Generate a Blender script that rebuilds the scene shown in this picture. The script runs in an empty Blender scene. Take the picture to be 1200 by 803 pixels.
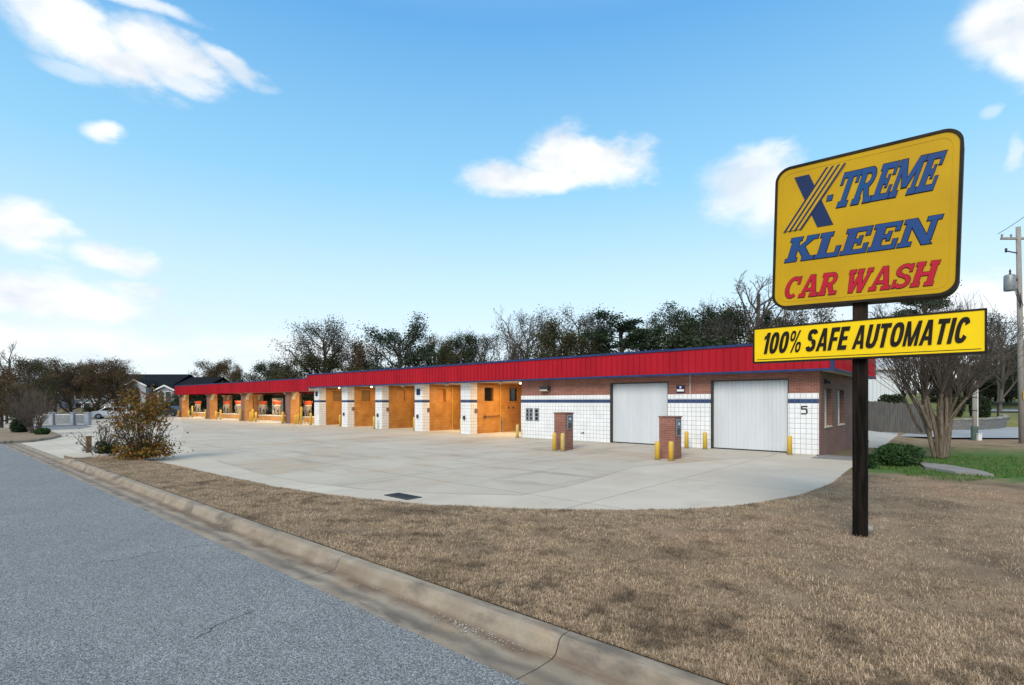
import bpy, math, random
import numpy as np
from mathutils import Vector, Matrix
from mathutils.geometry import tessellate_polygon

S = bpy.context.scene
COL = S.collection
PI = math.pi
# ------------------------------------------------------------------ camera
# world axes: X runs along the car wash front (to the right), Y away from the road
CX, SX = 0.7484, 0.6638            # the camera is turned 41.57 degrees to the left
F, HOR, CAMH = 620.0, 470.5, 2.1   # focal length and horizon line of the photograph, in its pixels
cam = bpy.data.cameras.new("camera"); camo = bpy.data.objects.new("camera", cam); COL.objects.link(camo)
camo.location = (0, 0, CAMH); camo.rotation_euler = (math.radians(90), 0, math.atan2(SX, CX))
cam.sensor_width = 36; cam.lens = F / 1200 * 36; cam.shift_y = (HOR - 401.5) / 1200
cam.clip_start = .1; cam.clip_end = 6000
S.camera = camo
# ------------------------------------------------------------------ light and sky
SUN_EL, SUN_AZ = math.radians(36), math.radians(162)     # azimuth clockwise from +Y
S.view_settings.view_transform = 'Standard'; S.view_settings.look = 'None'
S.view_settings.exposure = 0.42; S.view_settings.gamma = 1; S.view_settings.use_curve_mapping = False
sun = bpy.data.lights.new("sun", 'SUN'); sun.energy = 2.1; sun.angle = math.radians(24); sun.color = (1, .87, .70)
suno = bpy.data.objects.new("sun", sun); COL.objects.link(suno)
sd = Vector((math.sin(SUN_AZ) * math.cos(SUN_EL), math.cos(SUN_AZ) * math.cos(SUN_EL), math.sin(SUN_EL)))
suno.rotation_euler = sd.to_track_quat('Z', 'Y').to_euler()

def sky_world():
    w = bpy.data.worlds.new("World"); S.world = w; w.use_nodes = True
    nt = w.node_tree; nt.nodes.clear(); N = nt.nodes.new; L = nt.links.new
    out = N('ShaderNodeOutputWorld'); bg = N('ShaderNodeBackground'); L(bg.outputs[0], out.inputs[0])
    sky = N('ShaderNodeTexSky'); sky.sky_type = 'NISHITA'; sky.sun_disc = False
    sky.sun_elevation = SUN_EL; sky.sun_rotation = SUN_AZ
    sky.air_density = 1.0; sky.dust_density = 0.6; sky.ozone_density = 1.6
    bg.inputs[1].default_value = 0.13
    tc = N('ShaderNodeTexCoord')
    sep = N('ShaderNodeSeparateXYZ'); L(tc.outputs['Generated'], sep.inputs[0])
    def M(op, a, b=None):
        m = N('ShaderNodeMath'); m.operation = op
        for i, x in enumerate((a, b)):
            if x is None: continue
            if isinstance(x, (int, float)): m.inputs[i].default_value = x
            else: L(x, m.inputs[i])
        return m.outputs[0]
    az = M('ARCTAN2', sep.outputs[0], sep.outputs[1]); el = M('ARCSINE', sep.outputs[2])
    comb = N('ShaderNodeCombineXYZ'); L(az, comb.inputs[0]); L(el, comb.inputs[1])
    # pale low, blue above; whitened overhead, added out of view to neutralise blue light
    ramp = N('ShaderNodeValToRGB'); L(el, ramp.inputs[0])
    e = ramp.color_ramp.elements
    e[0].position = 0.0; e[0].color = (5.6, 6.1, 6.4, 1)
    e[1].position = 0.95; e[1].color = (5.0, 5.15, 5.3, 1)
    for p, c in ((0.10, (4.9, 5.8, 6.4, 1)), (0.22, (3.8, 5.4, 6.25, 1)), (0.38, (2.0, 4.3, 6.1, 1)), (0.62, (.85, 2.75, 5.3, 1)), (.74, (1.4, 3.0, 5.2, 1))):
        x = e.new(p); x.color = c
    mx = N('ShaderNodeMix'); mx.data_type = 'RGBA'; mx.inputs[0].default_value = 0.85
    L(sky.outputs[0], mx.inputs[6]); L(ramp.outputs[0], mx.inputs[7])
    # clouds: soft ellipses in azimuth and elevation, their outline broken by noise
    n1 = N('ShaderNodeTexNoise'); n1.inputs['Scale'].default_value = 8; n1.inputs['Detail'].default_value = 6
    n1.inputs['Roughness'].default_value = .5
    st = N('ShaderNodeMapping'); st.inputs['Scale'].default_value = (1, 1, 2.0); L(tc.outputs['Generated'], st.inputs[0]); L(st.outputs[0], n1.inputs[0])
    sub = N('ShaderNodeVectorMath'); sub.operation = 'SUBTRACT'; L(n1.outputs['Color'], sub.inputs[0]); sub.inputs[1].default_value = (.5, .5, .5)
    scl = N('ShaderNodeVectorMath'); scl.operation = 'MULTIPLY'; L(sub.outputs[0], scl.inputs[0]); scl.inputs[1].default_value = (.085, .036, 0)
    add = N('ShaderNodeVectorMath'); add.operation = 'ADD'; L(comb.outputs[0], add.inputs[0]); L(scl.outputs[0], add.inputs[1])
    base = -math.atan2(SX, CX)
    clouds = [  # direction seen from the road as (x, y, half width, half height, tilt, density) in picture units
        (95, 40, 125, 40, -.30, 1), (190, 62, 75, 30, -.1, 1), (205, 88, 60, 18, -.2, .8), (262, 72, 45, 13, -.2, .8), (60, 5, 120, 22, 0, .9), (150, 0, 90, 8, 0, .7),
        (124, 156, 32, 10, .15, .85), (85, 84, 45, 9, -.15, .45), (306, 98, 16, 6, 0, .3),
        (25, 266, 66, 30, 0, 1), (-60, 262, 60, 22, 0, 1), (140, 303, 62, 17, -.1, .9), (165, 337, 40, 8, 0, .6), (60, 352, 150, 34, -.06, .95), (-90, 370, 150, 50, 0, 1), (60, 400, 230, 28, 0, .6), (330, 412, 190, 24, 0, .5),
        (660, 186, 52, 36, .0, 1), (700, 190, 72, 32, -.12, 1), (588, 208, 48, 17, 0, 1), (640, 210, 82, 18, 0, 1),
        (880, 214, 66, 40, .1, .85), (905, 235, 50, 36, 0, .8), (925, 178, 22, 9, 0, .3),
        (1178, 22, 62, 48, .0, 1), (1230, 30, 70, 70, 0, 1), (1188, 62, 40, 34, 0, .9), (1186, 178, 11, 22, 0, .45), (1150, 135, 18, 6, 0, .35),
        (1140, 345, 90, 30, 0, .8), (1210, 360, 80, 30, 0, .9), (1000, 370, 80, 22, 0, .4),
        (1500, 200, 160, 60, 0, 1), (-500, 200, 200, 60, 0, 1), (1700, 50, 160, 80, 0, 1)]
    acc = None
    n3 = N('ShaderNodeTexNoise'); n3.inputs['Scale'].default_value = 16; n3.inputs['Detail'].default_value = 9; n3.inputs['Roughness'].default_value = .62; L(st.outputs[0], n3.inputs[0])
    rag = M('MULTIPLY_ADD', n3.outputs[0], 1.15); rag.node.inputs[2].default_value = -.55
    for (x, y, rx, ry, tilt, dens) in clouds:
        dx = (x - 600) / F; a = math.atan(dx); hh = (HOR - y) / F * math.cos(a); ele = math.atan(hh)
        mp = N('ShaderNodeMapping'); mp.vector_type = 'TEXTURE'
        L(add.outputs[0], mp.inputs[0])
        mp.inputs['Location'].default_value = (a + base, ele, 0)
        mp.inputs['Rotation'].default_value = (0, 0, tilt)
        k = math.cos(a)
        mp.inputs['Scale'].default_value = (rx / F * k * k * 1.12, ry / F * k * math.cos(ele) * 1.15, 1)
        ln = N('ShaderNodeVectorMath'); ln.operation = 'LENGTH'; L(mp.outputs[0], ln.inputs[0])
        mr = N('ShaderNodeMapRange'); mr.interpolation_type = 'SMOOTHSTEP'
        mr.inputs[1].default_value = 1.08; mr.inputs[2].default_value = .36; mr.inputs[3].default_value = 0; mr.inputs[4].default_value = dens
        L(M('ADD', ln.outputs['Value'], rag), mr.inputs[0])
        acc = mr.outputs[0] if acc is None else M('MAXIMUM', acc, mr.outputs[0])
    n2 = N('ShaderNodeTexNoise'); n2.inputs['Scale'].default_value = 9; n2.inputs['Detail'].default_value = 7; L(st.outputs[0], n2.inputs[0])
    cr = N('ShaderNodeValToRGB'); L(n2.outputs[0], cr.inputs[0])
    cr.color_ramp.elements[0].position = .36; cr.color_ramp.elements[0].color = (4.75, 5.1, 5.5, 1)
    cr.color_ramp.elements[1].position = .58; cr.color_ramp.elements[1].color = (6.4, 6.4, 6.35, 1)
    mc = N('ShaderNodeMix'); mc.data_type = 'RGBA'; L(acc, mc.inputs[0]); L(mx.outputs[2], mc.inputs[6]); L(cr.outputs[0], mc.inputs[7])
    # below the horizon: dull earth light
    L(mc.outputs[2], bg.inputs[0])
sky_world()

# ------------------------------------------------------------------ placing
def W(X, Y, z=0): return Vector((CX * X - SX * Y, SX * X + CX * Y, z))     # camera ground axes -> world
def at(px, Y, z=0): return W((px - 600) / F * Y, Y, z)                     # a bearing and a distance
def gp(px, py, z=0): Y = F * (CAMH - z) / (py - HOR); return at(px, Y, z)   # a point on level z
def fu(px, v): r = (px - 600) / F; return v * (CX * r - SX) / (SX * r + CX)    # X on the plane Y = v
def hz(py, Y): return CAMH + (HOR - py) / F * Y

# ------------------------------------------------------------------ objects
class MB:
    def __init__(s): s.v = []; s.f = []
    def add(s, vs, fs):
        o = len(s.v); s.v += [tuple(p) for p in vs]; s.f += [tuple(i + o for i in f) for f in fs]; return s
    def box(s, x0, x1, y0, y1, z0, z1):
        return s.add([(x0,y0,z0),(x1,y0,z0),(x1,y1,z0),(x0,y1,z0),(x0,y0,z1),(x1,y0,z1),(x1,y1,z1),(x0,y1,z1)],
                     [(0,3,2,1),(4,5,6,7),(0,1,5,4),(1,2,6,5),(2,3,7,6),(3,0,4,7)])
    def bevbox(s, x0, x1, y0, y1, z0, z1, b=.01):
        def ring(d, z): return [(x0+d[0],y0+d[1],z),(x1-d[0],y0+d[1],z),(x1-d[1],y0+d[0],z),(x1-d[1],y1-d[0],z),(x1-d[0],y1-d[1],z),(x0+d[0],y1-d[1],z),(x0+d[1],y1-d[0],z),(x0+d[1],y0+d[0],z)]
        r = [ring((2*b,b),z0), ring((b,0),z0+b), ring((b,0),z1-b), ring((2*b,b),z1)]
        vs = sum(r, []); fs = [tuple(range(7,-1,-1)), tuple(range(24,32))]
        for k in range(3):
            for i in range(8): j=(i+1)%8; fs.append((k*8+i,k*8+j,k*8+8+j,k*8+8+i))
        return s.add(vs, fs)
    def prism(s, poly, axis, a, b):
        """poly in the two remaining axes, extruded along axis from a to b"""
        n = len(poly)
        def P(p, t): return {'x': (t, p[0], p[1]), 'y': (p[0], t, p[1]), 'z': (p[0], p[1], t)}[axis]
        vs = [P(p, a) for p in poly] + [P(p, b) for p in poly]
        tri = tessellate_polygon([[Vector((p[0], p[1], 0)) for p in poly]])
        fs = [tuple(t) for t in tri] + [tuple(i + n for i in reversed(t)) for t in tri]
        fs += [(i, (i + 1) % n, (i + 1) % n + n, i + n) for i in range(n)]
        return s.add(vs, fs)
    def sheet(s, poly, z):
        tri = tessellate_polygon([[Vector((p[0], p[1], 0)) for p in poly]])
        return s.add([(p[0], p[1], z) for p in poly], [tuple(t) for t in tri])
    def tube(s, pts, rad, n=6, cap=True):
        pts = [Vector(p) for p in pts]
        if not isinstance(rad, (list, tuple)): rad = [rad] * len(pts)
        vs = []; fs = []; ref = None
        for i, p in enumerate(pts):
            d = (pts[min(i + 1, len(pts) - 1)] - pts[max(i - 1, 0)]).normalized()
            if ref is None: ref = Vector((1, 0, 0)) if abs(d.x) < .8 else Vector((0, 1, 0))
            a = (ref - d * ref.dot(d)).normalized(); ref = a; b = d.cross(a)
            for k in range(n):
                t = 2 * PI * k / n; vs.append(p + (a * math.cos(t) + b * math.sin(t)) * rad[i])
        for i in range(len(pts) - 1):
            for k in range(n):
                l = (k + 1) % n; fs.append((i*n+k, i*n+l, i*n+n+l, i*n+n+k))
        if cap: fs.append(tuple(range(n-1, -1, -1))); fs.append(tuple((len(pts)-1)*n + k for k in range(n)))
        return s.add(vs, fs)
    def lathe(s, prof, c=(0,0,0), n=16):
        vs = []; fs = []
        for r, z in prof:
            for k in range(n): t = 2*PI*k/n; vs.append((c[0]+r*math.cos(t), c[1]+r*math.sin(t), c[2]+z))
        for i in range(len(prof)-1):
            for k in range(n): l=(k+1)%n; fs.append((i*n+k,i*n+l,i*n+n+l,i*n+n+k))
        fs.append(tuple(range(n-1,-1,-1))); fs.append(tuple((len(prof)-1)*n+k for k in range(n)))
        return s.add(vs, fs)
    def mesh(s, name, m, smooth=False, off=None):
        me = bpy.data.meshes.new(name)
        v = s.v if off is None else [(a-off[0], b-off[1], c-off[2]) for a, b, c in s.v]
        me.from_pydata(v, [], s.f); me.materials.append(m)
        if smooth: me.polygons.foreach_set('use_smooth', [True]*len(me.polygons))
        me.update(); return me

def tag(o, label, cat, group=None):
    o['label'] = label; o['category'] = cat
    if group: o['group'] = group
    return o
def thing(name, label, cat, loc=(0,0,0), rz=0, group=None):
    o = bpy.data.objects.new(name, None); COL.objects.link(o); o.empty_display_size = .3
    o.location = loc; o.rotation_euler = (0, 0, rz); return tag(o, label, cat, group)
def link(name, me, parent=None, label=None):
    o = bpy.data.objects.new(name, me); COL.objects.link(o)
    if parent is not None: o.parent = parent
    if label: o['label'] = label
    return o
def part(name, mb, m, parent, label=None, smooth=False, world=False):
    off = None
    if world:
        off = Vector((0,0,0)); q = parent
        while q is not None: off += q.location; q = q.parent
    return link(name, mb.mesh(name, m, smooth, off), parent, label)
def struct(name, mb, m, kind='structure', smooth=False):
    o = link(name, mb.mesh(name, m, smooth)); o['kind'] = kind; return o
def copy_tree(o, parent=None):
    c = o.copy(); COL.objects.link(c)
    if parent is not None: c.parent = parent
    for ch in list(o.children): copy_tree(ch, c)
    return c

# ------------------------------------------------------------------ materials
def newmat(name):
    m = bpy.data.materials.new(name); m.use_nodes = True; nt = m.node_tree
    b = nt.nodes['Principled BSDF']; return m, nt, b
def rgb(c): return (c[0], c[1], c[2], 1)
def mat(name, c1, c2=None, scale=4, rough=.7, bump=0, bscale=None, metal=0, spec=.4, emit=None, estr=0, detail=6, lo=.35, hi=.65, stretch=None, coat=0):
    m, nt, b = newmat(name); N = nt.nodes.new; L = nt.links.new
    b.inputs['Base Color'].default_value = rgb(c1); b.inputs['Roughness'].default_value = rough
    b.inputs['Metallic'].default_value = metal; b.inputs['Specular IOR Level'].default_value = spec
    b.inputs['Coat Weight'].default_value = coat
    if emit: b.inputs['Emission Color'].default_value = rgb(emit); b.inputs['Emission Strength'].default_value = estr
    if c2 or bump:
        tc = N('ShaderNodeTexCoord'); src = tc.outputs['Object']
        if stretch:
            mp = N('ShaderNodeMapping'); mp.inputs['Scale'].default_value = stretch; L(src, mp.inputs[0]); src = mp.outputs[0]
        if c2:
            n = N('ShaderNodeTexNoise'); n.inputs['Scale'].default_value = scale; n.inputs['Detail'].default_value = detail; L(src, n.inputs[0])
            r = N('ShaderNodeValToRGB'); L(n.outputs[0], r.inputs[0]); L(r.outputs[0], b.inputs['Base Color'])
            r.color_ramp.elements[0].position = lo; r.color_ramp.elements[0].color = rgb(c1)
            r.color_ramp.elements[1].position = hi; r.color_ramp.elements[1].color = rgb(c2)
        if bump:
            n = N('ShaderNodeTexNoise'); n.inputs['Scale'].default_value = bscale or scale * 6; n.inputs['Detail'].default_value = 4; L(src, n.inputs[0])
            bp = N('ShaderNodeBump'); bp.inputs['Strength'].default_value = bump; bp.inputs['Distance'].default_value = .02
            L(n.outputs[0], bp.inputs['Height']); L(bp.outputs[0], b.inputs['Normal'])
    return m
def grid_mat(name, ca, cb, mortar, w, h, ms, off=.5, rough=.7, stain=None, bump=.4, soft=.1):
    """bricks or tiles on upright walls that run along X or Y"""
    m, nt, b = newmat(name); N = nt.nodes.new; L = nt.links.new
    tc = N('ShaderNodeTexCoord'); sp = N('ShaderNodeSeparateXYZ'); L(tc.outputs['Object'], sp.inputs[0])
    ad = N('ShaderNodeMath'); ad.operation = 'ADD'; L(sp.outputs[0], ad.inputs[0]); L(sp.outputs[1], ad.inputs[1])
    cb_ = N('ShaderNodeCombineXYZ'); L(ad.outputs[0], cb_.inputs[0]); L(sp.outputs[2], cb_.inputs[1])
    br = N('ShaderNodeTexBrick'); L(cb_.outputs[0], br.inputs[0])
    br.offset = off; br.inputs['Scale'].default_value = 1; br.inputs['Brick Width'].default_value = w; br.inputs['Row Height'].default_value = h
    br.inputs['Mortar Size'].default_value = ms; br.inputs['Mortar Smooth'].default_value = soft; br.inputs['Bias'].default_value = 0
    br.inputs['Color1'].default_value = rgb(ca); br.inputs['Color2'].default_value = rgb(cb); br.inputs['Mortar'].default_value = rgb(mortar)
    n = N('ShaderNodeTexNoise'); n.inputs['Scale'].default_value = 1.3; n.inputs['Detail'].default_value = 8; L(tc.outputs['Object'], n.inputs[0])
    r = N('ShaderNodeValToRGB'); L(n.outputs[0], r.inputs[0]); st = stain or (.8, .78, .75)
    r.color_ramp.elements[0].position = .3; r.color_ramp.elements[0].color = rgb(st); r.color_ramp.elements[1].position = .62; r.color_ramp.elements[1].color = (1, 1, 1, 1)
    mx = N('ShaderNodeMix'); mx.data_type = 'RGBA'; mx.blend_type = 'MULTIPLY'; mx.inputs[0].default_value = 1
    L(br.outputs[0], mx.inputs[6]); L(r.outputs[0], mx.inputs[7]); L(mx.outputs[2], b.inputs['Base Color'])
    bp = N('ShaderNodeBump'); bp.inputs['Strength'].default_value = bump; bp.inputs['Distance'].default_value = .006; bp.invert = True
    L(br.outputs['Fac'], bp.inputs['Height']); L(bp.outputs[0], b.inputs['Normal'])
    b.inputs['Roughness'].default_value = rough
    return m
def leaf_mat(name, cols, rough=.6, trans=.25):
    m, nt, b = newmat(name); N = nt.nodes.new; L = nt.links.new
    g = N('ShaderNodeNewGeometry'); r = N('ShaderNodeValToRGB'); L(g.outputs['Random Per Island'], r.inputs[0])
    e = r.color_ramp.elements; e[0].color = rgb(cols[0]); e[1].color = rgb(cols[-1])
    for i, c in enumerate(cols[1:-1]): x = e.new((i + 1) / (len(cols) - 1)); x.color = rgb(c)
    L(r.outputs[0], b.inputs['Base Color']); b.inputs['Roughness'].default_value = rough; b.inputs['Specular IOR Level'].default_value = .2
    t = N('ShaderNodeBsdfTranslucent'); L(r.outputs[0], t.inputs[0]); ms = N('ShaderNodeMixShader'); ms.inputs[0].default_value = trans
    L(b.outputs[0], ms.inputs[1]); L(t.outputs[0], ms.inputs[2]); L(ms.outputs[0], nt.nodes['Material Output'].inputs[0])
    return m
def layered(name, base, layers, rough=.85, bumps=(), spec=.3):
    """base colour, then noise masks over it: (colour, scale, low, high, amount, stretch)"""
    m, nt, b = newmat(name); N = nt.nodes.new; L = nt.links.new
    tc = N('ShaderNodeTexCoord'); col = None
    for i, (c, sc, lo, hi, amt, stt) in enumerate(layers):
        mp = N('ShaderNodeMapping'); mp.inputs['Scale'].default_value = stt or (1, 1, 1); mp.inputs['Location'].default_value = (i * 7.3, i * 3.1, i); L(tc.outputs['Object'], mp.inputs[0])
        n = N('ShaderNodeTexNoise'); n.inputs['Scale'].default_value = sc; n.inputs['Detail'].default_value = 7; n.inputs['Roughness'].default_value = .6; L(mp.outputs[0], n.inputs[0])
        mr = N('ShaderNodeMapRange'); mr.inputs[1].default_value = lo; mr.inputs[2].default_value = hi; mr.inputs[4].default_value = amt; L(n.outputs[0], mr.inputs[0])
        mx = N('ShaderNodeMix'); mx.data_type = 'RGBA'; L(mr.outputs[0], mx.inputs[0])
        if col is None: mx.inputs[6].default_value = rgb(base)
        else: L(col, mx.inputs[6])
        mx.inputs[7].default_value = rgb(c); col = mx.outputs[2]
    L(col, b.inputs['Base Color']); b.inputs['Roughness'].default_value = rough; b.inputs['Specular IOR Level'].default_value = spec
    prev = None
    for sc, stg, dist in bumps:
        n = N('ShaderNodeTexNoise'); n.inputs['Scale'].default_value = sc; n.inputs['Detail'].default_value = 4; L(tc.outputs['Object'], n.inputs[0])
        bp = N('ShaderNodeBump'); bp.inputs['Strength'].default_value = stg; bp.inputs['Distance'].default_value = dist; L(n.outputs[0], bp.inputs['Height'])
        if prev: L(prev, bp.inputs['Normal'])
        prev = bp.outputs[0]
    if prev: L(prev, b.inputs['Normal'])
    return m, nt, b, col, tc
def add_joints(m, w, h, colr, size=.02, rotloc=(0, 0, 0)):
    nt = m[1]; N = nt.nodes.new; L = nt.links.new
    mp = N('ShaderNodeMapping'); mp.inputs['Location'].default_value = rotloc; L(m[4].outputs['Object'], mp.inputs[0])
    br = N('ShaderNodeTexBrick'); br.offset = 0; br.inputs['Scale'].default_value = 1; br.inputs['Brick Width'].default_value = w; br.inputs['Row Height'].default_value = h
    br.inputs['Mortar Size'].default_value = size; br.inputs['Mortar Smooth'].default_value = .6; L(mp.outputs[0], br.inputs[0])
    mx = N('ShaderNodeMix'); mx.data_type = 'RGBA'; L(br.outputs['Fac'], mx.inputs[0]); L(m[3], mx.inputs[6]); mx.inputs[7].default_value = rgb(colr)
    L(mx.outputs[2], m[2].inputs['Base Color'])
    return m[0]

M = {}
def asphalt():
    m, nt, b, col, tc = layered('asphalt', (.188, .200, .209), [((.155, .170, .184), .45, .45, .65, .6, None), ((.25, .262, .268), 1.1, .55, .75, .5, None), ((.135, .145, .155), 6, .56, .75, .5, None)], .85, ((70, .9, .014),))
    N = nt.nodes.new; L = nt.links.new
    for sc, lo, hi in ((150, .38, 1.8), (80, .66, 1.36)):
        v = N('ShaderNodeTexVoronoi'); v.inputs['Scale'].default_value = sc; L(tc.outputs['Object'], v.inputs['Vector'])
        sp = N('ShaderNodeSeparateColor'); L(v.outputs['Color'], sp.inputs[0])
        r = N('ShaderNodeMapRange'); r.inputs[3].default_value = lo; r.inputs[4].default_value = hi; L(sp.outputs[0], r.inputs[0])
        p = N('ShaderNodeMath'); p.operation = 'POWER'; L(r.outputs[0], p.inputs[0]); p.inputs[1].default_value = 1.15
        mx = N('ShaderNodeMix'); mx.data_type = 'RGBA'; mx.blend_type = 'MULTIPLY'; mx.inputs[0].default_value = 1; L(col, mx.inputs[6]); L(p.outputs[0], mx.inputs[7]); col = mx.outputs[2]
    L(col, b.inputs['Base Color']); return m
M['asphalt'] = asphalt()
cl = layered('concrete_lot', (.50, .455, .38), [((.57, .525, .45), .35, .45, .6, .8, None), ((.42, .36, .29), .5, .52, .72, .55, (1, .5, 1)), ((.30, .28, .26), 1.6, .60, .74, .4, (1, .35, 1)), ((.36, .34, .31), 60, .5, .8, .3, None)], .8, ((70, .12, .006),))
M['concrete_lot'] = add_joints(cl, 6.1, 4.6, (.25, .225, .195), .018)
cp = layered('concrete_pour', (.455, .415, .345), [((.52, .48, .41), .30, .42, .6, .8, None), ((.42, .315, .21), .45, .50, .66, .6, (1, .6, 1)), ((.22, .20, .18), .9, .56, .70, .5, (.35, 1.6, 1)), ((.16, .15, .14), 3.0, .66, .74, .6, None), ((.25, .235, .21), .8, .58, .70, .5, (1.5, .3, 1)), ((.30, .28, .26), 60, .5, .8, .3, None)], .8, ((70, .12, .006),))
M['concrete_pour'] = add_joints(cp, 6.1, 4.6, (.19, .17, .145), .020)
M['concrete_walk'] = layered('concrete_walk', (.45, .44, .41), [((.36, .35, .33), .8, .5, .7, .6, None)], .8, ((60, .12, .006),))[0]
M['concrete_dark'] = layered('concrete_dark', (.25, .24, .23), [((.18, .17, .165), 1.2, .45, .7, .7, None)], .85, ((60, .15, .006),))[0]
KB = layered('kerb_concrete', (.26, .218, .168), [((.36, .31, .245), 1.4, .42, .62, .8, None), ((.12, .105, .09), 1.1, .52, .66, .85, (1, 3, 1)), ((.40, .28, .17), 2.3, .56, .72, .5, None), ((.2, .185, .165), 45, .5, .72, .45, None)], .85, ((60, .3, .008), (12, .2, .01)))
def kerb_bands(m, nt, b, col, tc):  # two broken dark bands along the gutter pan and kerb foot
    N = nt.nodes.new; L = nt.links.new
    sp = N('ShaderNodeSeparateXYZ'); L(tc.outputs['Object'], sp.inputs[0])
    a = N('ShaderNodeMath'); a.operation = 'MULTIPLY_ADD'; L(sp.outputs[0], a.inputs[0]); a.inputs[1].default_value = -.007; L(sp.outputs[1], a.inputs[2])
    n = N('ShaderNodeTexNoise'); n.inputs['Scale'].default_value = 2.2; n.inputs['Detail'].default_value = 8; L(tc.outputs['Object'], n.inputs[0])
    w = N('ShaderNodeMath'); w.operation = 'MULTIPLY_ADD'; L(n.outputs[0], w.inputs[0]); w.inputs[1].default_value = .28; L(a.outputs[0], w.inputs[2])
    for lo, mid, hi, c, amt in ((3.44, 3.60, 3.70, (.15, .105, .070), .8), (3.22, 3.34, 3.46, (.12, .105, .09), .65)):
        x = N('ShaderNodeMapRange'); x.interpolation_type = 'SMOOTHSTEP'; x.inputs[1].default_value = lo; x.inputs[2].default_value = mid; L(w.outputs[0], x.inputs[0])
        y = N('ShaderNodeMapRange'); y.interpolation_type = 'SMOOTHSTEP'; y.inputs[1].default_value = hi; y.inputs[2].default_value = mid; y.inputs[4].default_value = amt; L(w.outputs[0], y.inputs[0])
        p = N('ShaderNodeMath'); p.operation = 'MULTIPLY'; L(x.outputs[0], p.inputs[0]); L(y.outputs[0], p.inputs[1])
        q = N('ShaderNodeMath'); q.operation = 'MULTIPLY'; L(p.outputs[0], q.inputs[0]); L(n.outputs[0], q.inputs[1])
        q2 = N('ShaderNodeMath'); q2.operation = 'MULTIPLY'; L(q.outputs[0], q2.inputs[0]); q2.inputs[1].default_value = 1.8; q2.use_clamp = True
        mx = N('ShaderNodeMix'); mx.data_type = 'RGBA'; L(q2.outputs[0], mx.inputs[0]); L(col, mx.inputs[6]); mx.inputs[7].default_value = rgb(c); col = mx.outputs[2]
    L(col, b.inputs['Base Color']); return m
M['kerb'] = kerb_bands(*KB)
M['joint'] = mat('joint_dirt', (.03, .027, .024), (.06, .05, .04), 30, .95)
def lawn_mat():
    m, nt, b, col, tc = layered('dormant_lawn', (.24, .178, .12), [((.36, .27, .185), 1.1, .42, .62, .85, None), ((.115, .085, .06), .65, .52, .66, .75, (1, 1, 1)), ((.36, .235, .155), .35, .56, .68, .8, None), ((.12, .12, .045), .8, .60, .72, .5, None), ((.10, .075, .05), 38, .50, .68, .7, None), ((.43, .335, .225), 60, .54, .72, .7, None)], .95, ((55, .7, .03), (9, .4, .05)), .1)
    N = nt.nodes.new; L = nt.links.new
    # green winter weeds beyond the sign
    sp = N('ShaderNodeSeparateXYZ'); L(tc.outputs['Object'], sp.inputs[0])
    n = N('ShaderNodeTexNoise'); n.inputs['Scale'].default_value = .7; n.inputs['Detail'].default_value = 6; L(tc.outputs['Object'], n.inputs[0])
    def mth(op, *a):
        q = N('ShaderNodeMath'); q.operation = op
        for i, x in enumerate(a):
            if isinstance(x, (int, float)): q.inputs[i].default_value = x
            else: L(x, q.inputs[i])
        return q.outputs[0]
    wob = mth('MULTIPLY_ADD', n.outputs[0], 5.0, -2.5)
    vv = mth('ADD', sp.outputs[1], wob)
    up = N('ShaderNodeMapRange'); up.interpolation_type = 'SMOOTHSTEP'; up.inputs[1].default_value = 17.9; up.inputs[2].default_value = 19.6; L(vv, up.inputs[0])
    dn = N('ShaderNodeMapRange'); dn.interpolation_type = 'SMOOTHSTEP'; dn.inputs[1].default_value = 35; dn.inputs[2].default_value = 27; L(vv, dn.inputs[0])
    n2 = N('ShaderNodeTexNoise'); n2.inputs['Scale'].default_value = 3; n2.inputs['Detail'].default_value = 6; L(tc.outputs['Object'], n2.inputs[0])
    g = mth('MULTIPLY', mth('MULTIPLY', up.outputs[0], dn.outputs[0]), mth('MINIMUM', mth('MULTIPLY', n2.outputs[0], 1.7), 1.0))
    mx = N('ShaderNodeMix'); mx.data_type = 'RGBA'; L(g, mx.inputs[0]); L(col, mx.inputs[6]); mx.inputs[7].default_value = (.055, .15, .028, 1)
    L(mx.outputs[2], b.inputs['Base Color'])
    return m
M['lawn'] = lawn_mat()
M['ground'] = layered('far_ground', (.17, .14, .09), [((.10, .10, .05), .05, .45, .6, .8, None), ((.24, .19, .13), .4, .5, .7, .6, None)], .95, ((3, .4, .05),), .1)[0]
M['bank'] = layered('bank_grass', (.16, .18, .065), [((.22, .19, .11), .3, .45, .65, .7, None), ((.09, .12, .04), 2, .5, .7, .6, None)], .95, ((8, .5, .05),), .1)[0]
M['street'] = layered('old_street', (.33, .35, .37), [((.25, .27, .29), .5, .45, .65, .7, None), ((.42, .43, .44), 3, .55, .75, .4, None)], .85)[0]
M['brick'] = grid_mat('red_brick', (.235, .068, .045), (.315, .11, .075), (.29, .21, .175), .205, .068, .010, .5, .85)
M['brick_dark'] = grid_mat('shaded_brown_brick', (.15, .055, .042), (.22, .09, .065), (.27, .20, .17), .205, .068, .010, .5, .85)  # darker copy of the brick; shade put into side wall and pier fronts
M['orange'] = grid_mat('orange_painted_block', (.47, .215, .05), (.54, .26, .065), (.36, .155, .035), .40, .20, .006, .5, .55, (.70, .62, .55), .25)
M['orange_brick'] = grid_mat('orange_brick', (.56, .25, .06), (.64, .31, .09), (.47, .25, .10), .205, .068, .010, .5, .7, (.75, .68, .6), .3)
M['tile'] = grid_mat('white_glazed_tile', (.76, .78, .81), (.82, .84, .86), (.36, .38, .41), .203, .203, .009, 0, .28, (.9, .9, .88), .3)
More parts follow.
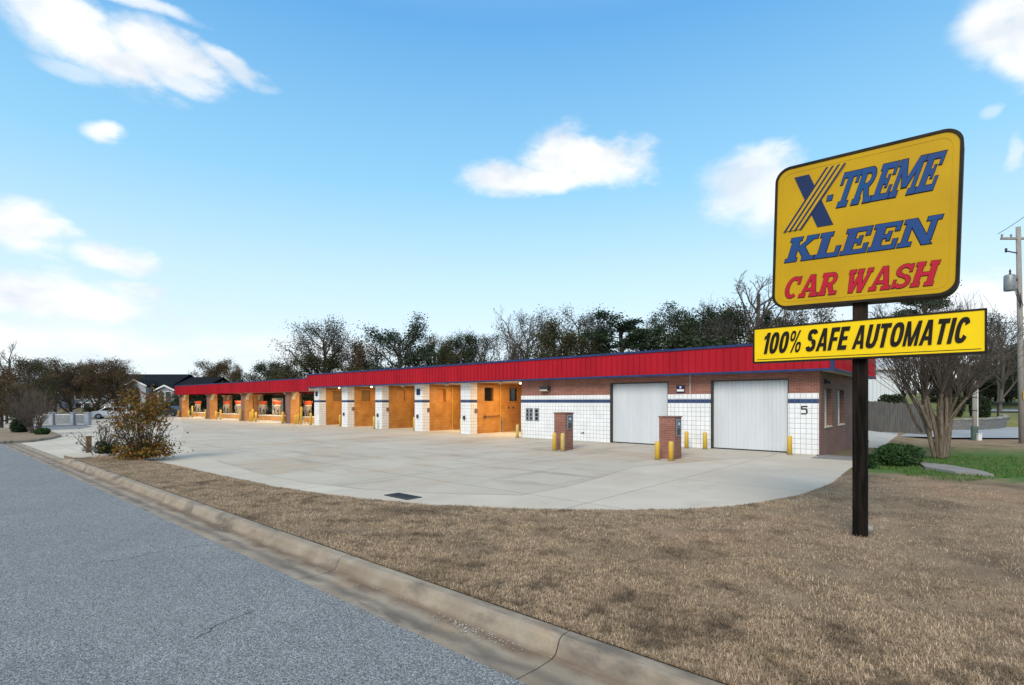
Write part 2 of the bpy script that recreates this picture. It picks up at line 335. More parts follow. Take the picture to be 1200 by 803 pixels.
M['tile_blue'] = grid_mat('navy_glazed_tile', (.018, .045, .13), (.028, .06, .16), (.10, .12, .17), .203, .203, .008, 0, .3, None, .3)
M['red_metal'] = mat('red_roof_panel', (.31, .007, .017), (.40, .010, .023), .8, .55, .04, 8, spec=.15, stretch=(1, 1, .3))
M['blue_trim'] = mat('navy_metal_trim', (.016, .035, .11), (.025, .05, .15), 3, .55, spec=.2)
M['white_door'] = mat('galvanised_white_door', (.54, .575, .62), (.60, .635, .67), .8, .5, .03, 4, stretch=(3, 1, .4))
M['dark_metal'] = mat('dark_metal', (.03, .03, .033), (.05, .05, .05), 6, .5, metal=.3)
M['frame_brown'] = mat('dark_bronze_frame', (.012, .010, .008), (.026, .020, .016), 5, .6, .05, 30, spec=.15)
M['sign_yellow'] = mat('yellow_sign_plastic', (.55, .335, .001), (.48, .285, .002), 1.2, .30, 0, spec=.2, coat=.05)
M['sign_lit'] = mat('backlit_yellow_plastic', (.78, .55, .004), (.72, .49, .004), 2.0, .35, 0, spec=.15, emit=(1, .74, .02), estr=.10)
M['letter_navy'] = mat('navy_letter', (.012, .028, .09), (.014, .03, .10), 4, .45, spec=.15)
M['letter_blue'] = mat('blue_letter', (.005, .075, .235), (.025, .055, .20), 1.1, .5, spec=.15)
M['letter_red'] = mat('red_letter', (.47, .008, .030), (.40, .010, .028), 3, .4, spec=.2)
M['letter_black'] = mat('black_letter', (.012, .010, .009), (.022, .018, .015), 6, .55, spec=.1)
M['white'] = mat('white_paint', (.72, .73, .74), (.64, .64, .64), 2, .6)
M['cream'] = mat('cream_paint', (.62, .56, .45), (.55, .49, .39), 2, .6)
M['yellow'] = mat('worn_yellow_paint', (.68, .42, .03), (.60, .40, .09), 5, .5, .1, 20)
M['yellow_pale'] = mat('faded_yellow_paint', (.66, .50, .17), (.55, .40, .12), 5, .6, .1, 20)
M['glass'] = mat('dark_glass', (.012, .014, .016), None, rough=.08, spec=.6)
M['grey_metal'] = mat('grey_box_metal', (.30, .32, .34), (.22, .24, .26), 8, .45, metal=.3)
M['beige'] = mat('beige_vacuum_enamel', (.55, .52, .46), (.48, .45, .40), 4, .5)
M['orange_red'] = mat('orange_red_plastic', (.65, .09, .03), (.6, .13, .05), 3, .45)
M['blue_panel'] = mat('blue_payment_panel', (.03, .09, .20), (.05, .14, .26), 12, .35)
M['pole_wood'] = mat('weathered_pole_wood', (.24, .225, .205), (.34, .32, .30), 9, .9, .3, 30, stretch=(6, 6, .3))
M['post_black'] = mat('black_painted_post', (.006, .005, .0045), (.026, .019, .014), 5, .8, spec=.08, bump=.3, bscale=24, stretch=(5, 5, .35), lo=.45, hi=.75)
M['post_brown'] = mat('brown_primer_post', (.040, .025, .016), (.02, .014, .011), 4, .8, .2, 24, spec=.1, stretch=(5, 5, .35))
M['fence_wood'] = mat('grey_fence_boards', (.10, .098, .092), (.175, .168, .155), 3, .9, .25, 30, stretch=(7, 7, .4))
M['stone'] = mat('grey_field_stone', (.11, .11, .105), (.20, .195, .18), 7, .9, .8, 9)
M['rock'] = mat('grey_rock', (.22, .21, .19), (.34, .32, .29), 6, .9, .4, 12)
M['stump'] = mat('brown_timber', (.24, .145, .06), (.16, .095, .045), 8, .9, .3, 30, stretch=(5, 5, .6))
M['bark'] = mat('grey_bark', (.075, .065, .055), (.13, .115, .10), 10, .95, .3, 20, stretch=(3, 3, .6))
M['bark_dark'] = mat('dark_bark', (.035, .03, .026), (.07, .06, .05), 10, .95, .3, 20, stretch=(3, 3, .6))
M['bark_myrtle'] = mat('myrtle_bark', (.085, .065, .048), (.20, .155, .115), 6, .8, .2, 20, stretch=(4, 4, .5))
M['twig'] = mat('twig_brown', (.085, .066, .055), (.13, .105, .09), 3, .9)
M['leaf_dark'] = leaf_mat('dark_evergreen_leaf', [(.016, .028, .014), (.034, .050, .022), (.06, .075, .034)])
M['leaf_pine'] = leaf_mat('pine_needle', [(.016, .032, .018), (.034, .058, .028), (.055, .08, .04)])
M['leaf_olive'] = leaf_mat('olive_leaf', [(.035, .042, .018), (.07, .072, .03), (.11, .09, .045)])
M['leaf_grey'] = leaf_mat('grey_green_leaf', [(.045, .052, .042), (.08, .082, .07), (.11, .10, .085)])
M['leaf_brown'] = leaf_mat('withered_oak_leaf', [(.05, .042, .022), (.105, .07, .034), (.16, .10, .05)])
M['leaf_rust'] = leaf_mat('rust_leaf', [(.10, .075, .012), (.24, .10, .02), (.30, .12, .03)])
M['leaf_yellow'] = leaf_mat('yellow_green_leaf', [(.10, .11, .012), (.20, .15, .018), (.26, .12, .02)])
M['leaf_green'] = leaf_mat('shrub_leaf', [(.02, .055, .018), (.038, .085, .026), (.065, .12, .038)])
M['grass_dry'] = leaf_mat('dry_grass_blade', [(.22, .16, .105), (.47, .35, .235), (.62, .475, .33), (.84, .69, .51)], .9, .35)
def patchy(m, dark, scale=.55):
    nt = m.node_tree; N = nt.nodes.new; L = nt.links.new; r = [n for n in nt.nodes if n.type == 'VALTORGB'][0]
    col = r.outputs[0]; tc = N('ShaderNodeTexCoord')
    for c, sc, lo, hi, amt, off in ((dark, scale, .54, .68, .6, 0), ((.42, .31, .205), .33, .54, .68, .55, 9), ((.17, .15, .065), 1.0, .60, .72, .5, 4), (dark, 2.2, .52, .68, .7, 2), (dark, 6, .52, .70, .6, 6)):
        mp = N('ShaderNodeMapping'); mp.inputs['Location'].default_value = (off, off*.7, 0); L(tc.outputs['Object'], mp.inputs[0])
        n = N('ShaderNodeTexNoise'); n.inputs['Scale'].default_value = sc; n.inputs['Detail'].default_value = 5; L(mp.outputs[0], n.inputs[0])
        mr = N('ShaderNodeMapRange'); mr.inputs[1].default_value = lo; mr.inputs[2].default_value = hi; mr.inputs[4].default_value = amt; L(n.outputs[0], mr.inputs[0])
        mx = N('ShaderNodeMix'); mx.data_type = 'RGBA'; L(mr.outputs[0], mx.inputs[0]); L(col, mx.inputs[6]); mx.inputs[7].default_value = rgb(c); col = mx.outputs[2]
    for n in nt.nodes:
        if n.type == 'BSDF_PRINCIPLED': L(col, n.inputs['Base Color'])
        if n.type == 'BSDF_TRANSLUCENT': L(col, n.inputs[0])
patchy(M['grass_dry'], (.11, .085, .062))
M['grass_green'] = leaf_mat('green_grass_blade', [(.05, .13, .02), (.08, .19, .03), (.20, .19, .07)], .8, .3)
M['roof'] = mat('dark_shingle', (.010, .013, .017), (.02, .024, .03), 4, .95, .3, 30, spec=.03)
M['siding'] = mat('pale_blue_siding', (.24, .28, .33), (.19, .23, .27), 2, .8)
M['gable'] = mat('grey_gable_paint', (.36, .39, .44), (.30, .33, .38), 2, .7)
M['lamp_warm'] = mat('warm_lamp_lens', (1, .9, .7), emit=(1, .72, .38), estr=5)
M['lamp_white'] = mat('fluorescent_lens', (1, 1, 1), emit=(1, .92, .78), estr=4)
M['rubber'] = mat('black_rubber', (.012, .012, .013), None, rough=.7)
M['car_white'] = mat('white_car_paint', (.7, .72, .75), None, rough=.25, coat=.5)
M['car_dark'] = mat('dark_car_paint', (.03, .035, .06), None, rough=.25, coat=.5)
M['ware'] = mat('white_metal_cladding', (.56, .60, .64), (.62, .66, .69), 1, .5, stretch=(3, 3, .3))
M['sludge'] = mat('gutter_gravel', (.16, .15, .14), (.42, .40, .37), 20, .9)
M['soil'] = mat('brown_mulch', (.20, .15, .10), (.28, .21, .145), 3, .95, .5, 20)

# ------------------------------------------------------------------ ground
def smooth(a, b, x): t = max(0, min(1, (x - a) / (b - a))); return t * t * (3 - 2 * t)
def H(u, v):
    return -.45 * math.exp(-((u + 3.8) / 2.4) ** 2 - ((v - 28.2) / 2.8) ** 2) + .38 * smooth(31, 37, v) * smooth(-2, -6, u)
SL = .007
def edge(u): return 3.03 + SL * u            # asphalt meets the gutter
def back(u): return 3.74 + SL * u            # back of the kerb
KEND = -24.6
struct('ground', MB().add([(-1500,-1500,-.16),(1500,-1500,-.16),(1500,1500,-.16),(-1500,1500,-.16)], [(0,1,2,3)]), M['ground'])
mb = MB()
us = [-160 + 4 * i for i in range(60)]
for a, b in zip(us, us[1:]): mb.add([(a,-9,0),(b,-9,0),(b,edge(b),0),(a,edge(a),0)], [(0,1,2,3)])
struct('road', mb, M['asphalt'])
# tar-filled crack lines on the road are thin sheets
rnd = random.Random(3)
mb = MB()
for pts, wd in (([(90,662),(150,655),(205,642),(260,637)], .006), ([(228,750),(255,733),(300,715)], .007)):
    P = [gp(*p) for p in pts]; Q = []
    for a, b in zip(P, P[1:]):
        for k in range(8): Q.append(a.lerp(b, k/8) + Vector((rnd.uniform(-.02,.02), rnd.uniform(-.02,.02), 0)))
    Q.append(P[-1])
    for a, b in zip(Q, Q[1:]):
        d = (b-a).normalized(); n = Vector((-d.y, d.x, 0)) * wd * rnd.uniform(.3, .8)
        mb.add([(a+n)+Vector((0,0,.004)), (a-n)+Vector((0,0,.004)), (b-n)+Vector((0,0,.004)), (b+n)+Vector((0,0,.004))], [(0,1,2,3)])
struct('road_crack', mb, M['joint'])

# kerb with gutter pan: sections 3 m long with open joints
def kerb_section(mb, a, b, flat=False):
    if flat: prof = [(-.0,-.2),(0,.004),(.25,-.006),(.46,.0),(.72,.012),(.72,-.2)]
    else:
        prof = [(0,-.2),(0,.004),(.25,-.008),(.43,-.002),(.475,.012),(.505,.055),(.525,.105),(.545,.13),(.575,.145),(.66,.15),(.695,.142),(.71,.12),(.71,-.2)]
    n = len(prof); vs = []; ks = 6
    for i in range(ks + 1):
        u = a + (b - a) * i / ks
        fade = 1 if flat else smooth(KEND, KEND + 1.4, u)
        for p, z in prof: vs.append((u, edge(u) + p, z * (fade if z > .02 else 1)))
    fs = []
    for i in range(ks):
        for k in range(n - 1): fs.append((i*n+k, i*n+n+k, i*n+n+k+1, i*n+k+1))
    fs.append(tuple(range(n))); fs.append(tuple(ks*n + k for k in range(n-1,-1,-1)))
    mb.add(vs, fs)
JO = -2.62
mb = MB(); u = KEND
joints = sorted([JO + 3.4 * k for k in range(-7, 14)])
pts = [KEND] + [j for j in joints if j > KEND + .5] + [45]
for a, b in zip(pts, pts[1:]): kerb_section(mb, a + .006, b - .006)
struct('kerb', mb, M['kerb'])
mb = MB()
kerb_section(mb, -160, KEND - .006, True)
struct('gutter', mb, M['kerb'])
struct('kerb_bed', MB().add([(KEND, back(KEND)-.05, -.02), (45, back(45)-.05, -.02), (45, edge(45)+.02, -.02), (KEND, edge(KEND)+.02, -.02)], [(3,2,1,0)]), M['joint'])

# the concrete lot
EDGE = [gp(*p) for p in [(92,530.5),(140,535.5),(200,545),(260,559),(340,574.5),(420,585.5),(500,592.5),(600,597.3),(700,599),(800,598),(850,595),(890,590),(940,580),(975,567),(994,551)]]
EDGE[0] = Vector((KEND + .5, back(KEND) + .25, 0)); EDGE.insert(0, Vector((KEND - .2, back(KEND) - .0, 0)))
lot = [(p.x, p.y) for p in EDGE] + [(-3.1, 22), (-4.60, 22.6), (-4.9, 23.6), (-4.9, 36), (-110, 36), (-110, edge(-110)+.72), (-60, edge(-60)+.72)]
lot_o = struct('parking_lot', MB().sheet(lot, 0), M['concrete_lot'])
pour = [gp(*p) for p in [(215,505),(210,520),(255,541),(300,554),(350,564.5),(420,573),(500,578),(612,580.5),(662,571),(700,560.5),(745,547),(905,534)]]
pour = [(p.x, p.y) for p in pour] + [(-6.2, 23.6), (-80, 23.6)]
struct('lot_pavement', MB().sheet(pour, .004), M['concrete_pour'])
# walk along the right-hand side wall and drive at the back
def grid_sheet(mb, rows):
    n = len(rows[0]); vs = [p for r in rows for p in r]; fs = []
    for i in range(len(rows)-1):
        for k in range(n-1): fs.append((i*n+k, i*n+k+1, i*n+n+k+1, i*n+n+k))
    return mb.add(vs, fs)
rows = []
def wedge(v): return -3.1 - .45 * smooth(20, 28, v) - .4 * smooth(36, 43, v)
for i in range(31):
    v = 22 + i * .55; rows.append([(x, v, H(x, v) * smooth(22, 23.5, v) + .006) for x in np.linspace(-4.75 - (0 if v < 33.5 else 8 * smooth(33.5, 34.5, v)), wedge(v), 6)])
struct('side_walk', grid_sheet(MB(), rows[:15]), M['concrete_dark'])
struct('rear_drive', grid_sheet(MB(), rows[14:]), M['concrete_walk'])

# lawn: a strip between the lot edge and the kerb, carried on round the right of the lot
def resample(P, n):
    P = [Vector(p) for p in P]; d = [0]
    for a, b in zip(P, P[1:]): d.append(d[-1] + (b-a).length)
    out = []; j = 0
    for i in range(n):
        t = d[-1] * i / (n-1)
        while j < len(P)-2 and d[j+1] < t: j += 1
        out.append(P[j].lerp(P[j+1], (t - d[j]) / max(1e-6, d[j+1]-d[j])))
    return out
inner = resample([(p.x, p.y, 0) for p in EDGE], 120)
outer = resample([(KEND-.2, back(KEND), 0), (8, back(8), 0), (24, back(24), 0)], 120)
inner2 = resample([(EDGE[-1].x, EDGE[-1].y, 0), (-3.1, 22, 0)] + [(wedge(v), v, 0) for v in range(23, 48, 2)], 60)
outer2 = resample([(24, back(24), 0), (60, back(60), 0), (60, 90, 0)], 60)
def lawn_z(u, v, t):
    return H(u, v) + .012 + .07 * min(1, t * 6) + (.045 * smooth(.4, 1, t) if v < 12 else 0) + .02 * math.sin(u * .9) * math.sin(v * .7) * min(1, 4*t) * min(1, 6*(1-t)) * (1 if v > 4.5 else 0)
rows = []
for A, B in ((inner, outer), (inner2[1:], outer2[1:])):
    for a, b in zip(A, B):
        r = []
        for k in range(41):
            t = (k / 40) ** 1.5; p = a.lerp(b, t); z = lawn_z(p.x, p.y, t)
            if k == 40 and A is inner: z = .135 * smooth(KEND, KEND + 1.4, p.x) + .006
            r.append((p.x, p.y, z))
        rows.append(r)
struct('lawn', grid_sheet(MB(), rows), M['lawn'], smooth=True)

LAWN = np.array([r for r in rows[:120]])
def blades(name, n, rng, region, hgt, wid, m, accept):
    """grass: n small bent blades spread over the lawn"""
    rs = np.random.RandomState(rng)
    P = region(rs, n); keep = accept(P, rs); P = P[keep]; n = len(P)
    tuft = np.sin(P[:,0]*23+3*np.sin(P[:,1]*7))*np.sin(P[:,1]*27+3*np.sin(P[:,0]*9)) if n else 0
    a = rs.rand(n) * 2 * PI; lean = rs.rand(n) * 1.25 + .5
    h = hgt * (.45 + rs.rand(n)) * (1 + .45 * tuft); w = wid * (.6 + .8 * rs.rand(n))
    d = np.stack([np.cos(a), np.sin(a), np.zeros(n)], 1); s = np.stack([-np.sin(a), np.cos(a), np.zeros(n)], 1)
    b0 = P - s * w[:, None] / 2; b1 = P + s * w[:, None] / 2
    mid = P + d * (h * np.sin(lean) * .4)[:, None] + np.array([0, 0, 1]) * (h * np.cos(lean * .6) * .65)[:, None]
    m0 = mid - s * w[:, None] * .4; m1 = mid + s * w[:, None] * .4
    tip = P + d * (h * np.sin(lean))[:, None] + np.array([0, 0, 1]) * (h * np.cos(lean) + .004)[:, None]
    V = np.stack([b0, b1, m1, m0, tip], 1).reshape(-1, 3)
    me = bpy.data.meshes.new(name)
    me.vertices.add(5 * n); me.vertices.foreach_set('co', V.ravel().astype(np.float32))
    base = (np.arange(n) * 5)[:, None]
    li = np.concatenate([base + np.array([[0, 1, 2, 3]]), base + np.array([[3, 2, 4]])], 1).ravel()
    me.loops.add(len(li)); me.loops.foreach_set('vertex_index', li.astype(np.int32))
    st = (np.arange(n) * 7)[:, None] + np.array([[0, 4]]); me.polygons.add(2 * n)
    me.polygons.foreach_set('loop_start', st.ravel().astype(np.int32))
    me.update(calc_edges=True); me.validate(); me.materials.append(m)
    o = link(name, me); o['kind'] = 'stuff'; return o
def lawn_points(rs, n):
    i = rs.rand(n) * 118; j = (1 - rs.rand(n) ** 1.0) * 39.98
    i0 = i.astype(int); j0 = j.astype(int); fi = (i - i0)[:, None]; fj = (j - j0)[:, None]
    return (LAWN[i0, j0]*(1-fi)*(1-fj) + LAWN[i0+1, j0]*fi*(1-fj) + LAWN[i0, j0+1]*(1-fi)*fj + LAWN[i0+1, j0+1]*fi*fj)
def in_view(P, rs, near=14.):
    X = CX * P[:, 0] + SX * P[:, 1]; Y = -SX * P[:, 0] + CX * P[:, 1]
    d = np.hypot(X, Y)
    # thin and bare patches: clumps of sine fields
    f = np.sin(P[:, 0]*1.7 + 2*np.sin(P[:, 1]*.9)) * np.sin(P[:, 1]*2.1 + 1.5*np.sin(P[:, 0]*1.1)) + .6*np.sin(P[:, 0]*4.3+1)*np.sin(P[:, 1]*5.1)
    return (Y > 1.5) & (np.abs(X) < Y * 1.12 + .5) & (rs.rand(len(P)) < np.clip((near / np.maximum(d, 3)) ** 2 * .12, 0.03, 1)) & (f > -1.5 + 1.5 * rs.rand(len(P)))
blades('dry_grass', 2600000, 5, lawn_points, .038, .0055, M['grass_dry'], in_view)
L2 = np.array([r for r in rows[119:150]])
def green_points(rs, n):
    i = rs.rand(n) * 29.9; j = rs.rand(n) ** .8 * 26
    i0 = i.astype(int); j0 = j.astype(int); fi = (i - i0)[:, None]; fj = (j - j0)[:, None]
    return (L2[i0, j0]*(1-fi)*(1-fj) + L2[i0+1, j0]*fi*(1-fj) + L2[i0, j0+1]*(1-fi)*fj + L2[i0+1, j0+1]*fi*fj)
blades('green_grass', 60000, 6, green_points, .07, .014, M['grass_green'], lambda P, rs: (P[:, 1] > 18.3 + 1.2*np.sin(P[:, 0]*2)) & (P[:, 1] < 27) & (P[:, 0] < 12) & (P[:, 0] > -3))
# fallen leaf bits and gravel lying in the gutter
rs = random.Random(8); mb = MB()
for _ in range(330):
    if rs.random() < .6: u = rs.gauss(-3.45, .28)
    else: u = rs.uniform(-14, 1)
    v = edge(u) + min(.5, max(.2, rs.gauss(.40, .05))); z = .004; s = rs.uniform(.004, .011)
    a = rs.random() * PI
    mb.add([(u + s*math.cos(a+q)*1.1, v + s*math.sin(a+q)*.8, z) for q in (0, 1.6, 3.1, 4.7)] + [(u, v, z + s)], [(0,1,4),(1,2,4),(2,3,4),(3,0,4)])
struct('gravel', mb, M['sludge'], 'stuff')

# planter island by the entrance and the concrete strip in the weeds
isl = [gp(*p) for p in [(-60,523),(0,520.5),(35,518.5),(60,515),(72,511.8),(62,508),(35,504.5),(-20,503.5),(-70,505)]]
mb = MB().prism([(p.x, p.y) for p in isl], 'z', -.1, .12)
struct('island_kerb', mb, M['kerb'])
c = sum(isl, Vector()) / len(isl); inn = [c + (p - c) * .955 for p in isl]
struct('island_soil', MB().sheet([(p.x, p.y) for p in inn], .128), M['soil'])
st = [gp(*p, .06) for p in [(1076,543.5),(1084,549),(1120,555),(1165,558.5),(1150,553.5),(1110,546.5)]]
struct('path', MB().prism([(p.x, p.y) for p in st], 'z', .0, .115), M['concrete_dark'])
# old street on the far right, the bank behind it
def poly(pts, z): return [(lambda p: (p.x, p.y))(gp(px, py, z)) for px, py in pts]
struct('side_street', MB().sheet(poly([(1030,511),(1120,513.2),(1200,513.6),(1330,513),(1330,501),(1200,500),(1120,501),(1040,500)], .12), .13), M['street'])
struct('far_bank', grid_sheet(MB(), [[tuple(at(px, Y, z)) for px in range(1000, 1601, 50)] for Y, z in ((40.5,.05),(41,.55),(44,.75),(50,.85),(62,.9),(80,1.0),(84,1.55),(100,2.6),(150,4.5))]), M['bank'], smooth=True)
struct('upper_street', MB().sheet([tuple(at(px, Y))[:2] for px, Y in ((1158,58),(1400,52),(1400,74),(1150,76))], 1.02), M['street'])
# ground rising behind the car wash with the wood on it
struct('rear_slope', grid_sheet(MB(), [[tuple(at(px, Y, z)) for px in range(-600, 1001, 50)] for Y, z in ((75,-.14),(85,.2),(100,.9),(130,1.8),(220,3))]), M['ground'], smooth=True)

# ------------------------------------------------------------------ car wash building
V0, UR, ZF0, ZF1 = 23.5, -4.74, 3.27, 4.46      # front plane, right corner, fascia bottom and top
UL, VB = fu(368, V0), 32.9                       # left end, back
bw = thing('car_wash_building', 'long low brick and white tile car wash with red metal fascia and open orange bays', 'car wash', ((UR+UL)/2, 28, 0))
P = lambda name, mb, m, parent=bw, label=None, smooth=False: part(name, mb, m, parent, label, smooth, True)
D1a, D1b, D2a, D2b, WL = fu(716.4,V0), fu(782.7,V0), fu(834.7,V0), fu(923.7,V0), fu(611,V0)
DH = 2.98
TT, TB1, TB0 = 2.43, 2.20, 2.02                  # tile top, band top and bottom
mb = MB()
for a, b in ((WL, D1a), (D1b, D2a), (D2b, UR)): mb.box(a, b, V0, V0+.3, -.1, 3.6)
for a, b in ((D1a, D1b), (D2a, D2b)): mb.box(a, b, V0+.002, V0+.3, DH, 3.6)
P('front_wall', mb, M['brick'])
for a, b, lo in ((WL, D1a-.03, 0), (D1b+.01, D2a-.06, 0), (D2b, UR-.02, 0)):
    tp = P('tile_panel', MB().box(a, b, V0-.025, V0-.003, lo, TB0).box(a, b, V0-.025, V0-.003, TB1, TT), M['tile'])
    P('tile_band', MB().box(a, b, V0-.027, V0-.003, TB0+.001, TB1-.001), M['tile_blue'], tp)
# sectional doors with vertical ribs
for a, b in ((D1a, D1b), (D2a, D2b)):
    mb = MB(); n = int((b-a)/.155); w = (b-a)/n
    for i in range(n):
        x = a + i*w
        mb.prism([(x, V0+.16), (x+w*.10, V0+.145), (x+w*.80, V0+.145), (x+w*.9, V0+.16), (x+w*1.0, V0+.16), (x+w, V0+.2), (x, V0+.2)], 'z', .02, DH)
    gd = P('garage_door', mb, M['white_door'])
    P('door_frame', MB().box(a-.06, a+.012, V0-.03, V0+.14, 0, DH+.05).box(b-.012, b+.02, V0-.02, V0+.14, 0, DH+.05).box(a+.012, b-.012, V0-.02, V0+.14, DH, DH+.05), M['dark_metal'], gd)
    P('door_seal', MB().box(a+.012, b-.012, V0+.13, V0+.19, 0, .05), M['rubber'], gd)
# right-hand side wall with two tall windows
w1, w2 = (24.40, 25.72), (27.05, 28.5); wz0, wz1 = 1.08, 2.62
mb = MB(); T = .3
ys = [V0+.3, w1[0], w1[1], w2[0], w2[1], VB]
for i in range(5):
    if i % 2 == 0: mb.box(UR-T, UR, ys[i], ys[i+1], -.9, 3.6)
    else: mb.box(UR-T, UR-.001, ys[i], ys[i+1], -.9, wz0).box(UR-T, UR-.001, ys[i], ys[i+1], wz1, 3.6)
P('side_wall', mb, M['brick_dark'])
for a, b in (w1, w2):
    wf = P('window', MB().box(UR-.26, UR-.19, a, a+.07, wz0, wz1).box(UR-.26, UR-.19, b-.07, b, wz0, wz1).box(UR-.26, UR-.19, a+.07, b-.07, wz1-.07, wz1).box(UR-.26, UR-.19, a+.07, b-.07, wz0, wz0+.07), M['white'])
    P('pane', MB().box(UR-.24, UR-.21, a+.07, b-.07, wz0+.07, wz1-.07), M['white'], wf, 'window pane covered with a white board')
    P('sill', MB().box(UR-.2, UR+.03, a-.03, b+.03, wz0-.06, wz0+.004), M['cream'], wf)
P('wall_light', MB().box(UR, UR+.06, 24.35, 24.6, 2.82, 3.02).prism([(UR+.06,2.84),(UR+.2,2.80),(UR+.22,2.86),(UR+.06,3.0)], 'y', 24.37, 24.58), M['dark_metal'])
# tiled wall ends between the open bays, block partitions behind them
ends = [(368, 374.2), (400, 407.3), (440.1, 447.6), (485.6, 495.2), (540.2, 551.0)]
PIL = [(fu(a, V0), fu(b, V0)) for a, b in ends]
for i, (a, b) in enumerate(PIL):
    a, b = b - .88, b
    vd = V0 + .62
    pl = P('tiled_pillar', MB().box(a, b, V0, vd, 0, TB0).box(a, b, V0, vd, TB1, ZF0+.1), M['tile'])
    P('tile_band', MB().box(a-.004, b+.004, V0-.004, vd-.002, TB0+.001, TB1-.001), M['tile_blue'], pl)
    if i in (0, 3): P('number_plate', MB().bevbox(a+.22, a+.62, V0-.03, V0-.004, 2.55, 2.98, .01), M['letter_navy'], pl)
    if i > 0:
        P('coin_box', MB().bevbox(a+.28, a+.44, V0-.09, V0-.003, .92, 1.17, .01), M['dark_metal'], pl)
        P('hose_hanger', MB().box(b, b+.05, V0+.40, V0+.62, 1.35, 1.62), M['brick_dark'], pl)
    # partition with two openings high up
    o1, o2 = (V0+1.3, V0+2.15), (V0+3.75, V0+4.7); z0, z1 = 2.12, 3.02
    yy = [vd+.001, o1[0], o1[1], o2[0], o2[1], VB-.3]
    mb = MB(); aa, bb = a+.25, b-.004
    for k in range(5):
        if k % 2 == 0: mb.box(aa, bb, yy[k], yy[k+1], 0, 3.6)
        else: mb.box(aa, bb-.001, yy[k], yy[k+1], 0, z0).box(aa, bb-.001, yy[k], yy[k+1], z1, 3.6)
    pt = P('partition_wall', mb, M['orange'])
    for (ya, yb) in (o1, o2):
        if i == 4: P('opening', MB().box(bb-.20, bb-.16, ya, yb, z0, z1), M['glass'], pt)
        elif i == 3: P('opening', MB().box(bb-.30, bb-.26, ya, yb, z0, z1), M['orange_brick'], pt)
        else: P('opening', MB().box(bb-.16, bb-.12, ya, yb, z0, z1), M['orange_brick'] if i == 2 else M['stump'], pt)
        P('opening_frame', MB().box(bb-.06, bb+.012, ya-.06, yb+.06, z0-.06, z0-.001).box(bb-.06, bb+.012, ya-.06, ya-.001, z0, z1).box(bb-.06, bb+.012, yb+.001, yb+.06, z0, z1), M['orange'], pt)
    if i > 2: P('wash_pipe', MB().tube([(b+.05, V0+2.75, 0), (b+.05, V0+2.75, 3.3)], .025), M['yellow'])
    if i == 4:
        P('brush_holder', MB().tube([(b+.07, V0+2.72, 1.13), (b+.07, V0+1.35, 1.10)], .022).lathe([(.02,-.06),(.075,-.04),(.085,.02),(.05,.07)], (b+.08, V0+1.3, 1.10), 10), M['dark_metal'])
        P('drain_pipe', MB().tube([(b+.1, V0+2.95, 0), (b+.1, V0+2.95, .95)], .035), M['grey_metal'])
    for yy_ in (V0+3.6, V0+4.1) if i > 2 else ():
        P('wall_hook', MB().box(b-.004, b+.07, yy_, yy_+.06, 1.62, 1.74), M['dark_metal'])
# wall to the right of the last bay, inside
P('bay_end_wall', MB().box(WL+.002, WL+.3, V0+.31, VB-.3, 0, 3.6), M['orange'])
P('bay_floor', MB().box(PIL[0][1], WL, V0+.05, VB, .006, .012), M['concrete_pour'])
# roof, soffit and the fascia with raised seams
OV = .60
P('roof', MB().box(UL+.2, UR+OV-.1, V0-OV+.1, VB+OV-.1, 3.602, 3.9), M['dark_metal'])
P('soffit', MB().box(UL+.1, UR+OV-.07, V0-OV+.07, V0-.001, ZF0+.03, ZF0+.07).box(UR+.001, UR+OV-.07, V0, VB+OV, ZF0+.03, ZF0+.07), M['white'])
P('bay_ceiling', MB().box(UL+.1, WL, V0+.001, VB, 3.32, 3.36), M['cream'])
def ribs(mb, x0, x1, y, z0, z1, step=.305):
    n = int(round((x1-x0)/step)); w = (x1-x0)/n
    for i in range(n+1): x = x0 + i*w; mb.prism([(x-.022, y), (x-.011, y-.035), (x+.011, y-.035), (x+.022, y)], 'z', z0, z1)
fu0, fu1, fv = UL - .1, UR + OV, V0 - OV
mb = MB().box(fu0, fu1, fv, fv+.06, ZF0+.09, ZF1-.07); ribs(mb, fu0+.03, fu1-.16, fv, ZF0+.09, ZF1-.07)
fa = P('fascia', mb, M['red_metal'])
P('fascia_trim', MB().box(fu0-.02, fu1+.02, fv-.045, fv+.07, ZF0, ZF0+.09).box(fu0-.02, fu1+.02, fv-.05, fv+.09, ZF1-.07, ZF1+.03).box(fu1-.11, fu1+.02, fv-.044, fv+.065, ZF0+.09, ZF1-.07), M['blue_trim'], fa)
mb = MB().box(fu1-.06, fu1, fv+.066, VB+OV, ZF0+.09, ZF1-.07)
n = 31
for i in range(n): y = fv+.25 + i*.31; mb.prism([(y-.022, fu1), (y-.011, fu1+.03), (y+.011, fu1+.03), (y+.022, fu1)][0:0] or [(fu1, y-.022), (fu1+.03, y-.011), (fu1+.03, y+.011), (fu1, y+.022)], 'z', ZF0+.09, ZF1-.07)
fs = P('side_fascia', mb, M['red_metal'])
P('fascia_trim', MB().box(fu1-.065, fu1+.018, fv+.072, VB+OV, ZF0, ZF0+.089).box(fu1-.09, fu1+.018, fv+.092, VB+OV, ZF1-.07, ZF1+.029), M['blue_trim'], fs)
P('rear_fascia', MB().box(UL-.1, fu1-.07, VB+OV-.06, VB+OV, ZF0, ZF1).box(fu0, fu0+.05, fv+.1, VB+OV-.07, ZF0, ZF1), M['red_metal'])
